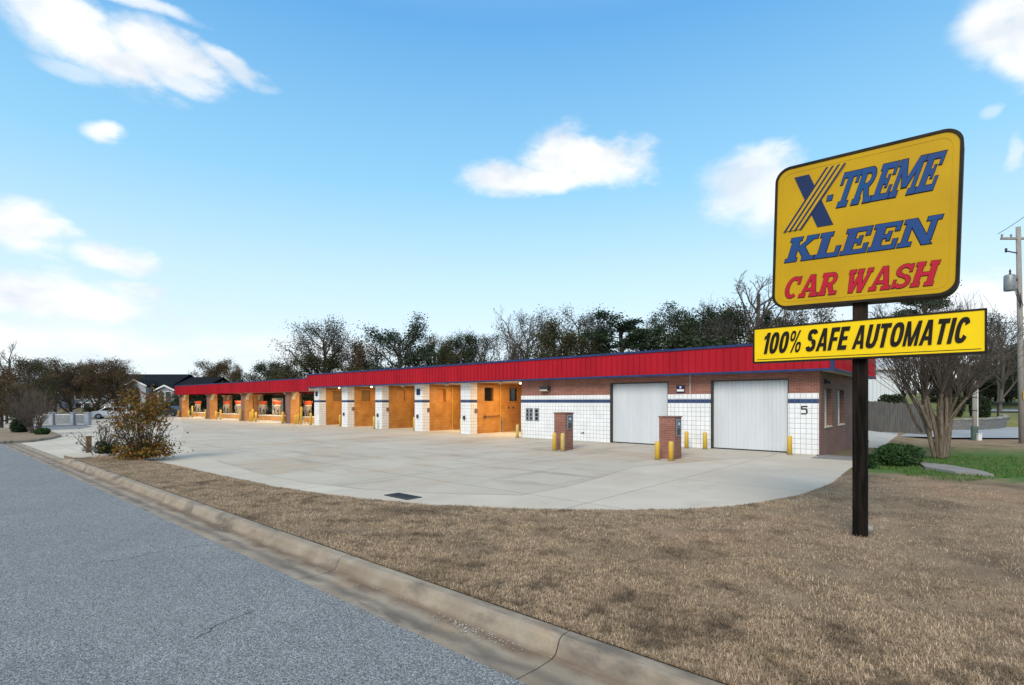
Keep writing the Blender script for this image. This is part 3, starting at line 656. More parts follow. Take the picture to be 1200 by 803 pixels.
# small fittings on the front
a, b = fu(635.5, V0), fu(645.5, V0)
wl = P('wall_light', MB().bevbox(a, b, V0-.10, V0-.003, 2.66, 2.95, .02).prism([(V0-.10,2.68),(V0-.30,2.72),(V0-.24,2.95),(V0-.10,2.95)], 'x', a+.02, b-.02), M['dark_metal'])
P('lens', MB().prism([(V0-.105,2.66),(V0-.305,2.70),(V0-.31,2.76),(V0-.11,2.72)], 'x', a+.04, b-.04), M['cream'], wl)
for x0, x1, rows_ in ((616.7, 625.2, 2), (626.8, 632.2, 1)):
    a, b = fu(x0, V0), fu(x1, V0)
    vp = P('vending_panel', MB().bevbox(a, b, V0-.06, V0-.026, .98, 1.72, .01), M['grey_metal'])
    for c in range(rows_):
        w = (b-a)/rows_
        for k in range(3): P('display', MB().box(a+c*w+.08, a+c*w+w-.08, V0-.066, V0-.0605, 1.05+k*.215, 1.05+k*.215+.16), M['glass'], vp)
a, b = fu(793, V0), fu(802.7, V0)
sp = P('notice_board', MB().bevbox(a, b, V0-.04, V0-.003, 2.50, 2.84, .008), M['letter_navy'])
P('notice_print', MB().box(a+.03, b-.03, V0-.044, V0-.0405, 2.56, 2.66).box((a+b)/2-.04, (a+b)/2+.04, V0-.044, V0-.0405, 2.70, 2.80), M['white'], sp)
a = fu(809, V0); P('conduit', MB().tube([(a, V0-.03, 2.3), (a, V0-.03, 3.3)], .015), M['white'])
a = fu(684, V0); P('spigot', MB().lathe([(.05,0),(.06,.03),(.02,.06)], (a, V0-.06, .42), 8).box(a-.15, a-.10, V0-.04, V0-.026, .38, .44), M['dark_metal'])
# the number on the last tile panel, a squarish 5
a, b = fu(939.0, V0), fu(946.6, V0); y0, y1 = V0-.034, V0-.026; z0, z1, t = 1.58, 1.92, .05
zm = (z0+z1)/2 + .02
P('number_five', MB().box(a, b, y0, y1, z1-t, z1).box(a, a+t, y0, y1, zm, z1-t).box(a+t, b-.04, y0, y1, zm-.0, zm+t)
  .prism([(b-.04,zm+t),(b,zm+t-.05),(b,z0+.05),(b-.05,z0),(b-.05,z0+t+.0),(b-t-.0,z0+t+.02),(b-t,zm-.02),(b-.06,zm)], 'y', y0, y1).box(a, b-.05, y0, y1, z0, z0+t), M['letter_black'])
# lamps under the eaves of the bays: the photograph shows two of them lit
def bay_lamp(u, v, z, power, lit=True):
    bl = P('bay_lamp', MB().bevbox(u-.12, u+.12, v-.08, v+.1, z-.16, z, .02), M['cream'])
    P('lens', MB().bevbox(u-.10, u+.10, v-.10, v-.081, z-.14, z-.03, .01), M['lamp_white'] if lit else M['cream'], bl)
for i, (a, b) in enumerate(PIL):
    nxt = PIL[i+1][0] if i < 4 else WL
    c = (b + nxt) / 2
    bay_lamp(c + (1.2 if i < 2 else .3), V0+.25, 3.31, 0, i < 2)
    tube = P('strip_light', MB().box(c-.6, c+.6, V0+3.0, V0+3.12, 3.25, 3.318), M['lamp_white'])
    l = bpy.data.lights.new('bay_light', 'AREA'); l.shape = 'RECTANGLE'; l.size = 2.6; l.size_y = 2.0; l.energy = (60, 65, 52, 105, 140)[i]; l.color = (1, .70, .36)
    lo = bpy.data.objects.new('bay_light', l); COL.objects.link(lo); lo.location = (c, V0+2.0, 3.2)

# ------------------------------------------------------------------ vacuum canopy
PU = [-49.3, -59.75, -69.95, -80.05]
CZ0, CZ1 = 2.98, 4.16
cv = thing('vacuum_canopy', 'low red fascia canopy on orange brick piers left of the tiled bays', 'canopy', (-63.5, 27, 0))
for k, u in enumerate(PU):
    for v0 in (V0, 29.0):
        w = 1.05 if k == 0 else .95
        m = M['brick_dark'] if k == 0 and v0 == V0 else M['orange_brick']
        pr = part('brick_pier', MB().box(u-w/2, u+w/2, v0, v0+.85, 0, CZ0+.02), M['orange_brick'], cv, None, False, True)
        if v0 == V0: part('pier_face', MB().box(u-w/2+.001, u+w/2-.02, v0-.02, v0-.002, 0, CZ0), M['brick_dark'], pr, 'darker brown front of the brick pier, with shade put into its colour', False, True)  # brown front, orange sides: unlit and lamp-lit tones put into the brick
        # rounded corner brackets under the beam
        for sgn in (-1, 1):
            x0 = u + sgn*w/2
            q = [(x0 + sgn*(.7 - r_*math.sin(t)), CZ0 - .7 + r_*math.cos(t)) for r_, tt in ((.69, range(7)), (.60, range(6,-1,-1))) for t in [PI/2*k_/6 for k_ in tt]]
            part('corner_bracket', MB().prism(q, 'y', v0+.1, v0+.4), M['cream'], pr, None, False, True)
ca, cb = fu(205, V0-.5), UL - .14
mb = MB().box(ca, cb, V0-.5, V0-.44, CZ0+.02, CZ1-.05); ribs(mb, ca+.05, cb-.05, V0-.5, CZ0+.02, CZ1-.05, .305)
cf = part('fascia', mb, M['red_metal'], cv, None, False, True)
part('fascia_trim', MB().box(ca-.02, cb, V0-.54, V0-.42, CZ1-.05, CZ1+.03), M['blue_trim'], cf, None, False, True)
part('side_fascia', MB().box(ca, ca+.06, V0-.43, 30.4, CZ0+.02, CZ1), M['red_metal'], cv, None, False, True)
part('rear_fascia', MB().box(ca+.07, cb, 30.34, 30.4, CZ0+.02, CZ1), M['red_metal'], cv, None, False, True)
part('roof', MB().box(ca+.07, cb, V0-.43, 30.33, CZ0+.25, CZ0+.6), M['cream'], cv, None, False, True)
for a, b in zip(PU, PU[1:]):
    c = (a+b)/2
    part('strip_light', MB().box(c-1.9, c+1.9, V0+.2, V0+.36, CZ0+.15, CZ0+.245), M['lamp_white'], cv, None, False, True)
    l = bpy.data.lights.new('canopy_light', 'AREA'); l.shape = 'RECTANGLE'; l.size = 4; l.size_y = .5; l.energy = 190; l.color = (1, .72, .40)
    lo = bpy.data.objects.new('canopy_light', l); COL.objects.link(lo); lo.location = (c, V0+1.6, CZ0+.1)
l = bpy.data.lights.new('canopy_light', 'AREA'); l.shape = 'RECTANGLE'; l.size = 2; l.size_y = .5; l.energy = 120; l.color = (1, .72, .40)
lo = bpy.data.objects.new('canopy_light', l); COL.objects.link(lo); lo.location = (-46.6, V0+1.6, CZ0+.1)

# low brick walls in front of the vacuums
LV = V0 + 1.1
for a, b, lab in ((225.5, 241, 'low orange brick wall between the two leftmost canopy piers'), (260, 281.5, 'low orange brick wall between the second and third canopy piers from the left'),
                  (303, 331.5, 'long low orange brick wall left of the widest dark canopy pier'), (356, 368.3, 'short low orange brick wall next to the white tiled end pillar')):
    u0, u1 = fu(a, LV), fu(b, LV)
    t = thing('brick_island', lab, 'low wall', ((u0+u1)/2, LV+.7, 0), 0, 'low brick walls under the canopy')
    part('wall', MB().box(u0, u1, LV, LV+1.6, 0, .56), M['orange_brick'], t, None, False, True)
    part('cap', MB().box(u0-.05, u1+.05, LV-.05, LV+1.65, .56, .66), M['cream'], t, None, False, True)
    part('plinth', MB().box(u0-.25, u1+.25, LV-.3, LV+1.9, .0, .12), M['concrete_lot'], t, None, False, True)
def vacuum(px, v, lab):
    u = fu(px, v); t = thing('vacuum_station', lab, 'vacuum', (u, v, .66), 0, 'coin vacuums under the canopy')
    part('body', MB().lathe([(.33,0),(.33,.95),(.36,.97),(.36,1.08)], (0,0,0), 20), M['beige'], t, None, True)
    part('dome', MB().lathe([(.30,1.08),(.36,1.10),(.46,1.44),(.44,1.47),(.1,1.49)], (0,0,0), 20), M['orange_red'], t)
    part('control_box', MB().bevbox(-.2,.2,-.42,-.31,.5,.9,.02), M['grey_metal'], t)
    part('hose', MB().tube([(.34,-.1,.4),(.6,-.15,.55),(.75,-.2,.3),(.72,-.2,-.02),(.5,-.4,.0),(.4,-.45,.7)], .045, 8), M['rubber'], t, None, True)
for px, lab in ((232, 'beige coin vacuum with orange dome under the canopy, leftmost of all'), (266, 'beige coin vacuum with orange dome in front of a back pier'), (280, 'beige coin vacuum with orange dome just left of the third pier'),
                (308, 'beige coin vacuum with orange dome right beside the narrow back pier'), (324.5, 'beige coin vacuum with orange dome in front of the beige cabinet'), (361, 'beige coin vacuum with orange dome next to the white tiled pillar')):
    vacuum(px, LV+.75, lab)
u = fu(322, 29.2); t = thing('vending_cabinet', 'tall beige cabinet standing at the back of the vacuum canopy', 'cabinet', (u, 29.2, 0))
part('cabinet_body', MB().bevbox(-.75,.75,0,.7,0,2.5,.03), M['beige'], t); part('cabinet_door', MB().bevbox(-.6,.6,-.03,-.002,.2,2.3,.01), M['white'], t)

# ------------------------------------------------------------------ bollards
def bollard(p, lab, h=.75, pale=False, r=.088):
    t = thing('bollard', lab, 'bollard', (p.x, p.y, p.z), 0, 'yellow bollards of the car wash')
    part('post', MB().lathe([(r,0),(r,h-.05),(r*.93,h-.02),(r*.6,h),(r*.1,h+.008)], (0,0,0), 16), M['yellow_pale' if pale else 'yellow'], t, None, True)
    part('base_collar', MB().lathe([(r+.035,0),(r+.03,.018),(r+.004,.022)], (0,0,.003), 16), M['concrete_dark'], t)
for px, py, lab, h, pale in (
    (606.3, 513.2, 'pale yellow bollard at the mouth of the last open bay', .76, True), (635.6, 513.8, 'pale yellow bollard against the white tile below the grey vending panels', .75, True),
    (649.8, 528.6, 'yellow bollard at the left front of the left brick kiosk', .76, False), (659.4, 529.3, 'faded yellow bollard at the right front of the left brick kiosk', .77, True),
    (770.4, 539.2, 'yellow bollard at the left front of the right brick kiosk', .67, False), (786.4, 540.4, 'yellow bollard at the right front of the right brick kiosk', .69, False),
    (804.5, 525.6, 'yellow bollard by the tiles between the doors, behind the right kiosk', .76, False), (826.2, 526.8, 'yellow bollard by the left edge of the door nearest the sign', .75, False),
    (925.4, 533.2, 'yellow bollard below the black number on the white tiles', .75, False),
    (398.6, 499.8, 'yellow bollard in front of the second tiled pillar from the left', .98, False), (438.4, 503, 'yellow bollard beside the middle tiled pillar', .95, True),
    (485.4, 505, 'yellow bollard beside the tiled pillar with a navy plate, fourth from left', .97, False), (540.6, 508.1, 'yellow bollard beside the tiled pillar nearest the vending panels', .98, False)):
    bollard(gp(px, py), lab, h, pale)
for px, py, lab, h, v in (
    (209, 489.6, 'yellow bollard outside the leftmost canopy pier', .95, 23.2), (221, 489, 'yellow bollard just right of the leftmost canopy pier', .95, 23.5), (225.3, 487.6, 'tall yellow bollard at the left end of the leftmost low wall', 1.5, 24.0),
    (241.2, 490.5, 'yellow bollard at the right end of the leftmost low wall', 1.1, 23.4), (253, 490.5, 'yellow bollard just right of the second canopy pier', .95, 23.4), (258.5, 490.5, 'taller yellow bollard at the left end of the second low wall', 1.15, 23.4),
    (281.5, 492.5, 'yellow bollard at the right end of the second low wall', 1.3, 23.2), (293.6, 493, 'yellow bollard just right of the third canopy pier', 1.0, 23.4), (296, 491, 'tall yellow bollard between the third pier and the long low wall', 1.3, 23.9),
    (299.8, 493, 'yellow bollard at the left end of the long low wall', 1.0, 23.3), (331.6, 495.2, 'stout yellow bollard at the right end of the long low wall', 1.1, 23.2), (346.2, 495.4, 'short yellow bollard just right of the widest dark pier', .8, 23.5),
    (349.4, 495.4, 'second yellow bollard from the widest dark pier', .95, 23.5), (353, 495.6, 'tallest yellow bollard, between the dark pier and the short low wall', 1.6, 23.5), (364.2, 495.7, 'yellow bollard in front of the short low wall by the tiled end pillar', 1.05, 23.3)):
    u = fu(px, v); bollard(Vector((u, v, 0)), lab, h, False, .14 if px == 331.6 else .10)

# ------------------------------------------------------------------ pay kiosks
def kiosk(u, v, h, lab):
    t = thing('pay_kiosk', lab, 'pay kiosk', (u-.3, v+.29, 0), 0, 'brick pay kiosks before the doors')
    part('brick_pillar', MB().box(-.3,.3,-.29,.29,0,h-.05), M['brick'], t)
    part('cap', MB().bevbox(-.325,.325,-.315,.315,h-.048,h,.008), M['brick_dark'], t)
    pn = part('payment_panel', MB().bevbox(.301,.325,-.16,.20,h-.74,h-.10,.008), M['grey_metal'], t)
    part('screen', MB().bevbox(.326,.335,-.11,.15,h-.40,h-.16,.004), M['blue_panel'], pn)
    part('keypad', MB().bevbox(.326,.334,-.11,.15,h-.69,h-.44,.004), M['glass'], pn)
    part('label_mark', MB().box(.3355,.338,-.06,.08,h-.33,h-.23), M['white'], pn)
kiosk(-13.35, 18.5, 1.62, 'square brick pay pillar standing in front of the white tiled wall')
kiosk(-8.29, 18.2, 1.56, 'square brick pay pillar standing between the two white doors')

# ------------------------------------------------------------------ drain grate in the lot
p = gp(472, 582); t = thing('storm_drain', 'dark iron drain grate set in the concrete near the lawn', 'drain grate', (p.x, p.y, .002))
part('frame', MB().box(-.42,.42,-.20,-.16,0,.014).box(-.42,.42,.16,.20,0,.014).box(-.42,-.38,-.16,.16,0,.014).box(.38,.42,-.16,.16,0,.014), M['dark_metal'], t)
mb = MB()
for k in range(13): x = -.36 + k*.06; mb.box(x-.014, x+.014, -.16, .16, .003, .012)
part('grate', mb, M['dark_metal'], t); part('pit', MB().box(-.38,.38,-.16,.16,.0005,.0022), M['rubber'], t)

# ------------------------------------------------------------------ the sign
sv = 9.3; su0, su1 = fu(907, sv), fu(1127, sv); sc = (su0+su1)/2; sw = su1-su0; sh = 2.26
SZ = 4.70
ps = thing('pole_sign', 'tall yellow roadside sign with car wash lettering on a black square post', 'sign', (sc, 9.45, 0))
pst = part('post', MB().bevbox(-.09,.09,-.09,.09,-.2,2.76,.008), M['post_black'], ps, 'black painted lower post')
part('upper_post', MB().bevbox(-.088,.088,-.088,.088,2.76,3.75,.008), M['post_brown'], ps, 'bare brown upper post')
def rrect(w, h, r, n=8):
    out = []
    for cx, cy, a0 in ((w/2-r,-h/2+r,-90),(w/2-r,h/2-r,0),(-w/2+r,h/2-r,90),(-w/2+r,-h/2+r,180)):
        for k in range(n+1): t = math.radians(a0 + 90*k/n); out.append((cx + r*math.cos(t), cy + r*math.sin(t)))
    return out
def ringprism(mb, o, i, a, b):
    n = len(o); vs = [(p[0],a,p[1]) for p in o]+[(p[0],a,p[1]) for p in i]+[(p[0],b,p[1]) for p in o]+[(p[0],b,p[1]) for p in i]; fs = []
    for k in range(n):
        l=(k+1)%n; fs += [(k,l,n+l,n+k),(2*n+k,3*n+k,3*n+l,2*n+l),(k,2*n+k,2*n+l,l),(n+k,n+l,3*n+l,3*n+k)]
    return mb.add(vs, fs)
panel = bpy.data.objects.new('sign_box', MB().mesh('sign_box', M['frame_brown']))
mb = MB(); ringprism(mb, rrect(sw, sh, .22), rrect(sw-.075, sh-.075, .185), -.16, .16)
panel = part('sign_box', mb, M['frame_brown'], ps); panel.location = (0, -.01, SZ); panel.rotation_euler = (0, math.radians(1.6), 0)
for sy in (-1, 1):
    part('sign_face', MB().prism(rrect(sw-.076, sh-.076, .184), 'y', sy*.125, sy*.145), M['sign_yellow'], panel)
mb = MB(); ringprism(mb, rrect(sw-.20, sh-.20, .15), rrect(sw-.225, sh-.225, .14), -.149, -.1455)
part('face_ridge', mb, M['sign_yellow'], panel)

# slab-serif letters from bars; e widens every bar for the dark outline
def glyph(ch, e=0):
    o = []
    def hb(x0,x1,y0,y1): o.append([(x0-e,y0-e),(x1+e,y0-e),(x1+e,y1+e),(x0-e,y1+e)])
    def par(x0,y0,x1,y1,w):
        if y0 > y1: x0,y0,x1,y1 = x1,y1,x0,y0
        dx = (x1-x0)/(y1-y0); k = math.hypot(1, dx); W_ = w/2 + e*k
        o.append([(x0-dx*e-W_,y0-e),(x0-dx*e+W_,y0-e),(x1+dx*e+W_,y1+e),(x1+dx*e-W_,y1+e)])
    def arc(cx,cy,rx,ry,t,a0,a1,n=12,tx=None):
        tx = tx or t
        A = [math.radians(a0+(a1-a0)*k/n) for k in range(n+1)]
        out = [(cx+(rx+e)*math.cos(a), cy+(ry+e)*math.sin(a)) for a in A]; inn = [(cx+(rx-tx-e)*math.cos(a), cy+(ry-t-e)*math.sin(a)) for a in A]
        o.append(out + inn[::-1])
    s, f = .27, .155
    if ch == 'T': hb(0,.92,1-f,1); hb(0,.13,.66,1-f); hb(.79,.92,.66,1-f); hb(.46-s/2,.46+s/2,f,1-f); hb(.2,.72,0,f); return o, .92
    if ch == 'R': hb(.08,.08+s,f,1-f); hb(0,.4,0,f); hb(0,.5,1-f,1); hb(.08+s,.52,.42,.55); arc(.5,.71,.33,.29,.15,-90,90,12,.2); par(.52,.44,.72,.1,.24); hb(.6,.98,0,f); return o, .98
    if ch == 'E': hb(.08,.08+s,f,1-f); hb(0,.82,0,f); hb(0,.8,1-f,1); hb(.08+s,.55,.43,.57); hb(.48,.58,.33,.67); hb(.69,.82,f,.36); hb(.67,.8,.66,1-f); return o, .84
    if ch == 'L': hb(.08,.08+s,f,1-f); hb(0,.42,1-f,1); hb(0,.8,0,f); hb(.66,.8,f,.40); return o, .82
    if ch == 'M': hb(.08,.26,f,1-f); hb(.94,1.12,f,1-f); hb(0,.24,1-f,1); hb(.96,1.2,1-f,1); hb(0,.36,0,f); hb(.84,1.2,0,f); par(.2,1,.60,.22,.24); par(1.0,1,.60,.22,.24); return o, 1.2
    if ch == 'N': hb(.08,.25,f,1-f); hb(.77,.93,f,1-f); hb(0,.25,1-f,1); hb(.64,1.04,1-f,1); hb(0,.38,0,f); par(.2,1,.84,0,.27); return o, 1.04
    if ch == 'K': hb(.08,.08+s,f,1-f); hb(0,.42,0,f); hb(0,.42,1-f,1); par(.34,.45,.76,.87,.24); par(.46,.57,.78,.1,.26); hb(.58,.98,1-f,1); hb(.6,1.02,0,f); return o, 1.02
    if ch == 'C': arc(.44,.5,.44,.5,.15,52,308,22,.23); hb(.66,.80,.64,.98); return o, .86
    if ch == 'A': par(.16,.1,.46,1,.17); par(.84,.1,.54,1,.24); hb(.34,.66,.27,.40); hb(0,.36,0,f); hb(.6,1.04,0,f); hb(.38,.62,.86,1); return o, 1.04
    if ch == 'W': par(.14,.9,.34,0,.22); par(.60,.86,.36,0,.17); par(.60,.86,.80,0,.22); par(1.06,.9,.82,0,.17); hb(0,.34,1-f,1); hb(.44,.74,1-f,1); hb(.92,1.2,1-f,1); return o, 1.2
    if ch == 'S': arc(.42,.73,.38,.27,.14,25,270,16,.21); arc(.42,.28,.40,.28,.14,-155,90,16,.21); hb(.66,.78,.66,.98); hb(.02,.15,.02,.36); return o, .84
    if ch == 'H': hb(.08,.08+s,f,1-f); hb(.70,.70+s,f,1-f); hb(0,.4,0,f); hb(0,.4,1-f,1); hb(.62,1.02,0,f); hb(.62,1.02,1-f,1); hb(.31,.70,.43,.57); return o, 1.02
    if ch == '.': hb(0,.2,.38,.60); return o, .2
def sans(ch, e=0):
    """upright strokes of a heavy grotesque; the slant is added when it is set"""
    o = []
    def hb(x0,x1,y0,y1): o.append([(x0,y0),(x1,y0),(x1,y1),(x0,y1)])
    def par(x0,y0,x1,y1,w): o.append([(x0-w/2,y0),(x0+w/2,y0),(x1+w/2,y1),(x1-w/2,y1)])
    def arc(cx,cy,rx,ry,t,tx,a0,a1,n=14):
        A = [math.radians(a0+(a1-a0)*k/n) for k in range(n+1)]
        sq = lambda v: math.copysign(abs(v)**.8, v)
        o.append([(cx+rx*sq(math.cos(a)), cy+ry*sq(math.sin(a))) for a in A] + [(cx+(rx-tx)*sq(math.cos(a)), cy+(ry-t)*sq(math.sin(a))) for a in A][::-1])
    s, h = .245, .19
    if ch == '1': hb(.2,.2+s,0,1); o.append([(.02,.66),(.2,.73),(.2,.99),(.14,.88),(.02,.82)]); return o, .46
    if ch in '0O': w = .33 if ch == '0' else .37; arc(w,.5,w,.5,h,s,-90,90); arc(w,.5,w,.5,h,s,90,270); return o, 2*w
    if ch == '%':
        for cx, cy in ((.19,.76),(.71,.24)): arc(cx,cy,.19,.24,.11,.11,-90,90); arc(cx,cy,.19,.24,.11,.11,90,270)
        par(.26,0,.64,1,.11); return o, .9
    if ch == 'S': arc(.34,.735,.34,.265,h,s,12,270); arc(.34,.28,.34,.28,h,s,-168,90); return o, .68
    if ch == 'A': par(.11,0,.34,1,.21); par(.64,0,.41,1,.21); hb(.24,.52,.2,.35); return o, .75
    if ch == 'F': hb(0,s,0,1); hb(s,.57,1-h,1); hb(s,.52,.41,.57); return o, .57
    if ch == 'E': hb(0,s,0,1); hb(s,.58,1-h,1); hb(s,.54,.42,.58); hb(s,.59,0,h); return o, .59
    if ch == 'U': hb(0,s,.3,1); hb(.46,.46+s,.3,1); arc(.335,.3,.335,.3,h,s,180,360); return o, .67
    if ch == 'T': hb(0,.64,1-h,1); hb(.32-s/2,.32+s/2,0,1-h); return o, .64
    if ch == 'M': hb(0,.19,0,1); hb(.67,.86,0,1); par(.43,0,.115,1,.2); par(.43,0,.745,1,.2); return o, .86
    if ch == 'I': hb(0,s,0,1); return o, s
    if ch == 'C': arc(.35,.5,.35,.5,h,s,28,332,20); return o, .67
def slab_text(name, txt, x0, x1, z0, h, m, parent, shear=.22, gap=.08, y=-.146, glyph=glyph, outline=True):
    adv = []; x = 0
    for ch in txt:
        if ch == ' ': x += .38 if outline else .30; continue
        w = glyph(ch)[1]; adv.append((ch, x)); x += w + gap
    tot = x - gap; k = (x1-x0) / tot
    tx = lambda X, Y, ox: (x0 + (ox + X)*k + Y*h*shear, z0 + Y*h)
    for n, (ch, ox) in enumerate(adv):
        word = MB(); shade = MB()
        for q, pl in enumerate(glyph(ch)[0]): word.prism([tx(X, Y, ox) for X, Y in pl], 'y', y-.011-.0004*q-.002*(n % 2), y)
        if not outline: part('letter', word, m, parent); continue
        ee = .024
        for q, pl in enumerate(glyph(ch, ee)[0]): shade.prism([tx(X, Y, ox) for X, Y in pl], 'y', y-.003-.0003*q-.0035*(n % 2), y)
        lt = part('letter', word, m, parent); part('letter_outline', shade, M['letter_black'], lt)
L_ = -sw/2
def fx(t): return L_ + sw*t          # fraction across the face
def fz(t): return sh/2 - sh*t        # fraction down the face
# big X: one heavy bar crossed by four thin stripes
y = -.146
xa, xb, za, zb = fx(.125), fx(.335), fz(.245), fz(.70)
part('letter', MB().prism([(fx(.120),fz(.085)),(fx(.209),fz(.085)),(fx(.360),fz(.46)),(fx(.268),fz(.46))], 'y', y-.010, y), M['letter_navy'], panel)
part('letter_gap', MB().prism([(fx(.060),fz(.455)),(fx(.172),fz(.455)),(fx(.422),fz(.070)),(fx(.308),fz(.070))], 'y', y-.0135, y-.0105), M['sign_yellow'], panel)
for k in range(4):
    s0 = .062 + k*.0325; s1 = .309 + k*.0335
    part('letter_stripe', MB().prism([(fx(s0),fz(.46)),(fx(s0+.014),fz(.46)),(fx(s1+.013),fz(.065)),(fx(s1),fz(.065))], 'y', y-.018, y-.0136), M['letter_navy'], panel)
slab_text('X-TREME', '.', fx(.305), fx(.334), fz(.355), .36, M['letter_blue'], panel, .2)
slab_text('TREME', 'TREME', fx(.352), fx(.868), fz(.352), .50, M['letter_blue'], panel, .29, .03)
slab_text('KLEEN', 'KLEEN', fx(.073), fx(.878), fz(.676), .375, M['letter_blue'], panel, .26, .05)
slab_text('CAR WASH', 'CAR WASH', fx(.068), fx(.880), fz(.932), .335, M['letter_red'], panel, .24, .06)

# lower board
lw0, lw1 = fu(884, 9.33), fu(1157, 9.33); lw = lw1-lw0; lh = .585
board = part('lower_board', ringprism(MB(), rrect(lw, lh, .012, 2), rrect(lw-.05, lh-.05, .008, 2), -.09, .09), M['frame_brown'], ps)
board.location = ((lw0+lw1)/2 - sc, -.11, 3.025)
for s_ in (-1, 1): part('board_face', MB().prism(rrect(lw-.051, lh-.051, .008, 2), 'y', s_*.066, s_*.08), M['sign_lit'], board)
part('board_strip', MB().box(-lw/2+.06, lw/2-.06, -.084, -.0805, -lh/2+.052, -lh/2+.062), M['frame_brown'], board)
slab_text('board', '100% SAFE AUTOMATIC', -lw*.455, lw*.425, -lh*.5+.145, .345, M['letter_black'], board, .19, .09, -.0802, sans, False)
# small grey stone at the foot of the post
def blob(r, seed, sq=(1,1,1), n=10, amp=.2):
    rs = random.Random(seed); ph = [(rs.uniform(1,4), rs.uniform(0,6)) for _ in range(6)]; vs = []; fs = []
    for i in range(n+1):
        th = PI*i/n
        for k in range(n*2):
            f = 2*PI*k/(n*2)
            q = 1 + amp*sum(math.sin(a*th*1.3+b)*math.cos(a*f+b*2) if (int(a*10)%2) else math.sin(round(a)*f+b)*math.sin(th) for a, b in ph)/3
            vs.append((r*q*math.sin(th)*math.cos(f)*sq[0], r*q*math.sin(th)*math.sin(f)*sq[1], r*q*math.cos(th)*sq[2]))
    m_ = n*2
    for i in range(n):
        for k in range(m_): l=(k+1)%m_; fs.append((i*m_+k,(i+1)*m_+k,(i+1)*m_+l,i*m_+l))
    return MB().add(vs, fs)
def rock(px, py, z, r, seed, lab):
    p = gp(px, py, z); o = link('rock', blob(r, seed, (1,.8,.8)).mesh('rock', M['rock'], True)); o.location = (p.x, p.y, z + r*.5); tag(o, lab, 'rock')
rock(1016, 623, .12, .085, 2, 'small grey rock beside the foot of the black sign post')

# ------------------------------------------------------------------ right-hand side: fence, shed, poles, wall, mailbox
A = at(985, 37); B = at(1088, 31.5)
t = thing('wooden_fence', 'weathered grey board fence behind the car wash drive', 'fence', (A.x, A.y, 0))
d = (B-A); n = int(d.length/.15); d = d/n; nx = Vector((-d.y, d.x, 0)).normalized()
mb = MB(); rs = random.Random(4)
for i in range(n):
    a = A + d*i - A; b = a + d*.93; tt = i/n; z0 = .38 - .35*tt - .3; z1 = 2.22 - .32*tt + rs.uniform(-.05,.05); th = nx*(.02 + rs.uniform(0,.012))
    mb.add([(a.x,a.y,z0),(b.x,b.y,z0),(b.x+th.x,b.y+th.y,z0),(a.x+th.x,a.y+th.y,z0),(a.x,a.y,z1),(b.x,b.y,z1),(b.x+th.x,b.y+th.y,z1),(a.x+th.x,a.y+th.y,z1)],
           [(0,3,2,1),(4,5,6,7),(0,1,5,4),(1,2,6,5),(2,3,7,6),(3,0,4,7)])
part('board_panel', mb, M['fence_wood'], t)
mb = MB()
for z in (.6, 1.7): mb.tube([nx*.06 + Vector((0,0,z+.1)), (B-A) + nx*.06 + Vector((0,0,z-.25))], .04, 4)
part('rail', mb, M['fence_wood'], t)
for k in range(5):
    q = (B-A)*(k/4) + nx*.13; part('fence_post', MB().box(q.x-.05,q.x+.05,q.y-.05,q.y+.05,-.2,2.1-.3*k/4), M['fence_wood'], t)
CAMROT = math.atan2(SX, CX)
def cam_thing(name, lab, cat, px, Y, z=0, group=None, extra=0): p = at(px, Y, z); return thing(name, lab, cat, p, CAMROT + extra, group)
t = cam_thing('metal_warehouse', 'white metal clad warehouse standing behind the grey fence', 'warehouse', 985, 50, .2, None, math.radians(-28))
mb = MB().box(-8, 4.6, 0, 12, -.5, 4.9)
for i in range(42): x = -7.95 + i*.3; mb.prism([(x-.05,0),(x-.03,-.04),(x+.03,-.04),(x+.05,0)], 'z', -.4, 4.88)
part('wall', mb, M['ware'], t); part('roof', MB().prism([(-.4,4.9),(6,6.2),(12.4,4.9),(12.4,5.0),(6,6.35),(-.4,5.05)], 'x', -8.3, 4.9), M['ware'], t); part('gutter', MB().box(-8.3, 4.9, -.42, -.28, 4.78, 4.898), M['white'], t)

def pole(px, Y, z0, top, r0, r1, lab, name='utility_pole', cat='pole', lean=0, m='pole_wood'):
    t = cam_thing(name, lab, cat, px, Y, z0)
    part('shaft', MB().tube([(0,0,-.3),(lean*.5,0,top/2),(lean,0,top)], [r0,(r0+r1)/2,r1], 12), M[m], t, None, True); return t
pz = hz(266, 26)
t = pole(1198, 26, 0, pz, .135, .10, 'tall grey utility pole with transformer at the right edge', lean=-.2)
part('crossarm', MB().box(-1.05,.75,-.05,.05,pz-.62,pz-.52), M['pole_wood'], t)
for x in (-1.0, -.55, .3, .7): part('insulator', MB().lathe([(.02,0),(.05,.03),(.035,.08),(.055,.11),(.02,.18)], (x,0,pz-.52), 8), M['grey_metal'], t)
part('lower_bracket', MB().tube([(-.18,0,pz-1.3),(-.8,0,pz-1.18)], .03, 6).tube([(-.8,0,pz-1.25),(-.8,0,pz-1.05)], .05, 6), M['dark_metal'], t)
tr = part('transformer', MB().lathe([(.21,0),(.23,.03),(.23,.72),(.20,.78),(.06,.82)], (-.62,0,hz(341,26)), 16), M['grey_metal'], t, None, True)
part('bushing', MB().lathe([(.03,0),(.05,.05),(.03,.1),(.05,.14),(.02,.24)], (-.60,0,hz(341,26)+.82), 8).box(-.42,-.12,-.03,.03,hz(341,26)+.5,hz(341,26)+.6), M['dark_metal'], tr)
mb = MB()
for k in range(4):
    z0 = hz(341,26)+.1; mb.tube([(-.5+.05*k,-.1,z0),(-.42+.1*k,-.18,z0-.5-.12*k),(-.25,-.16,z0-.8-.05*k),(-.17,-.1,z0-.2)], .013, 5)
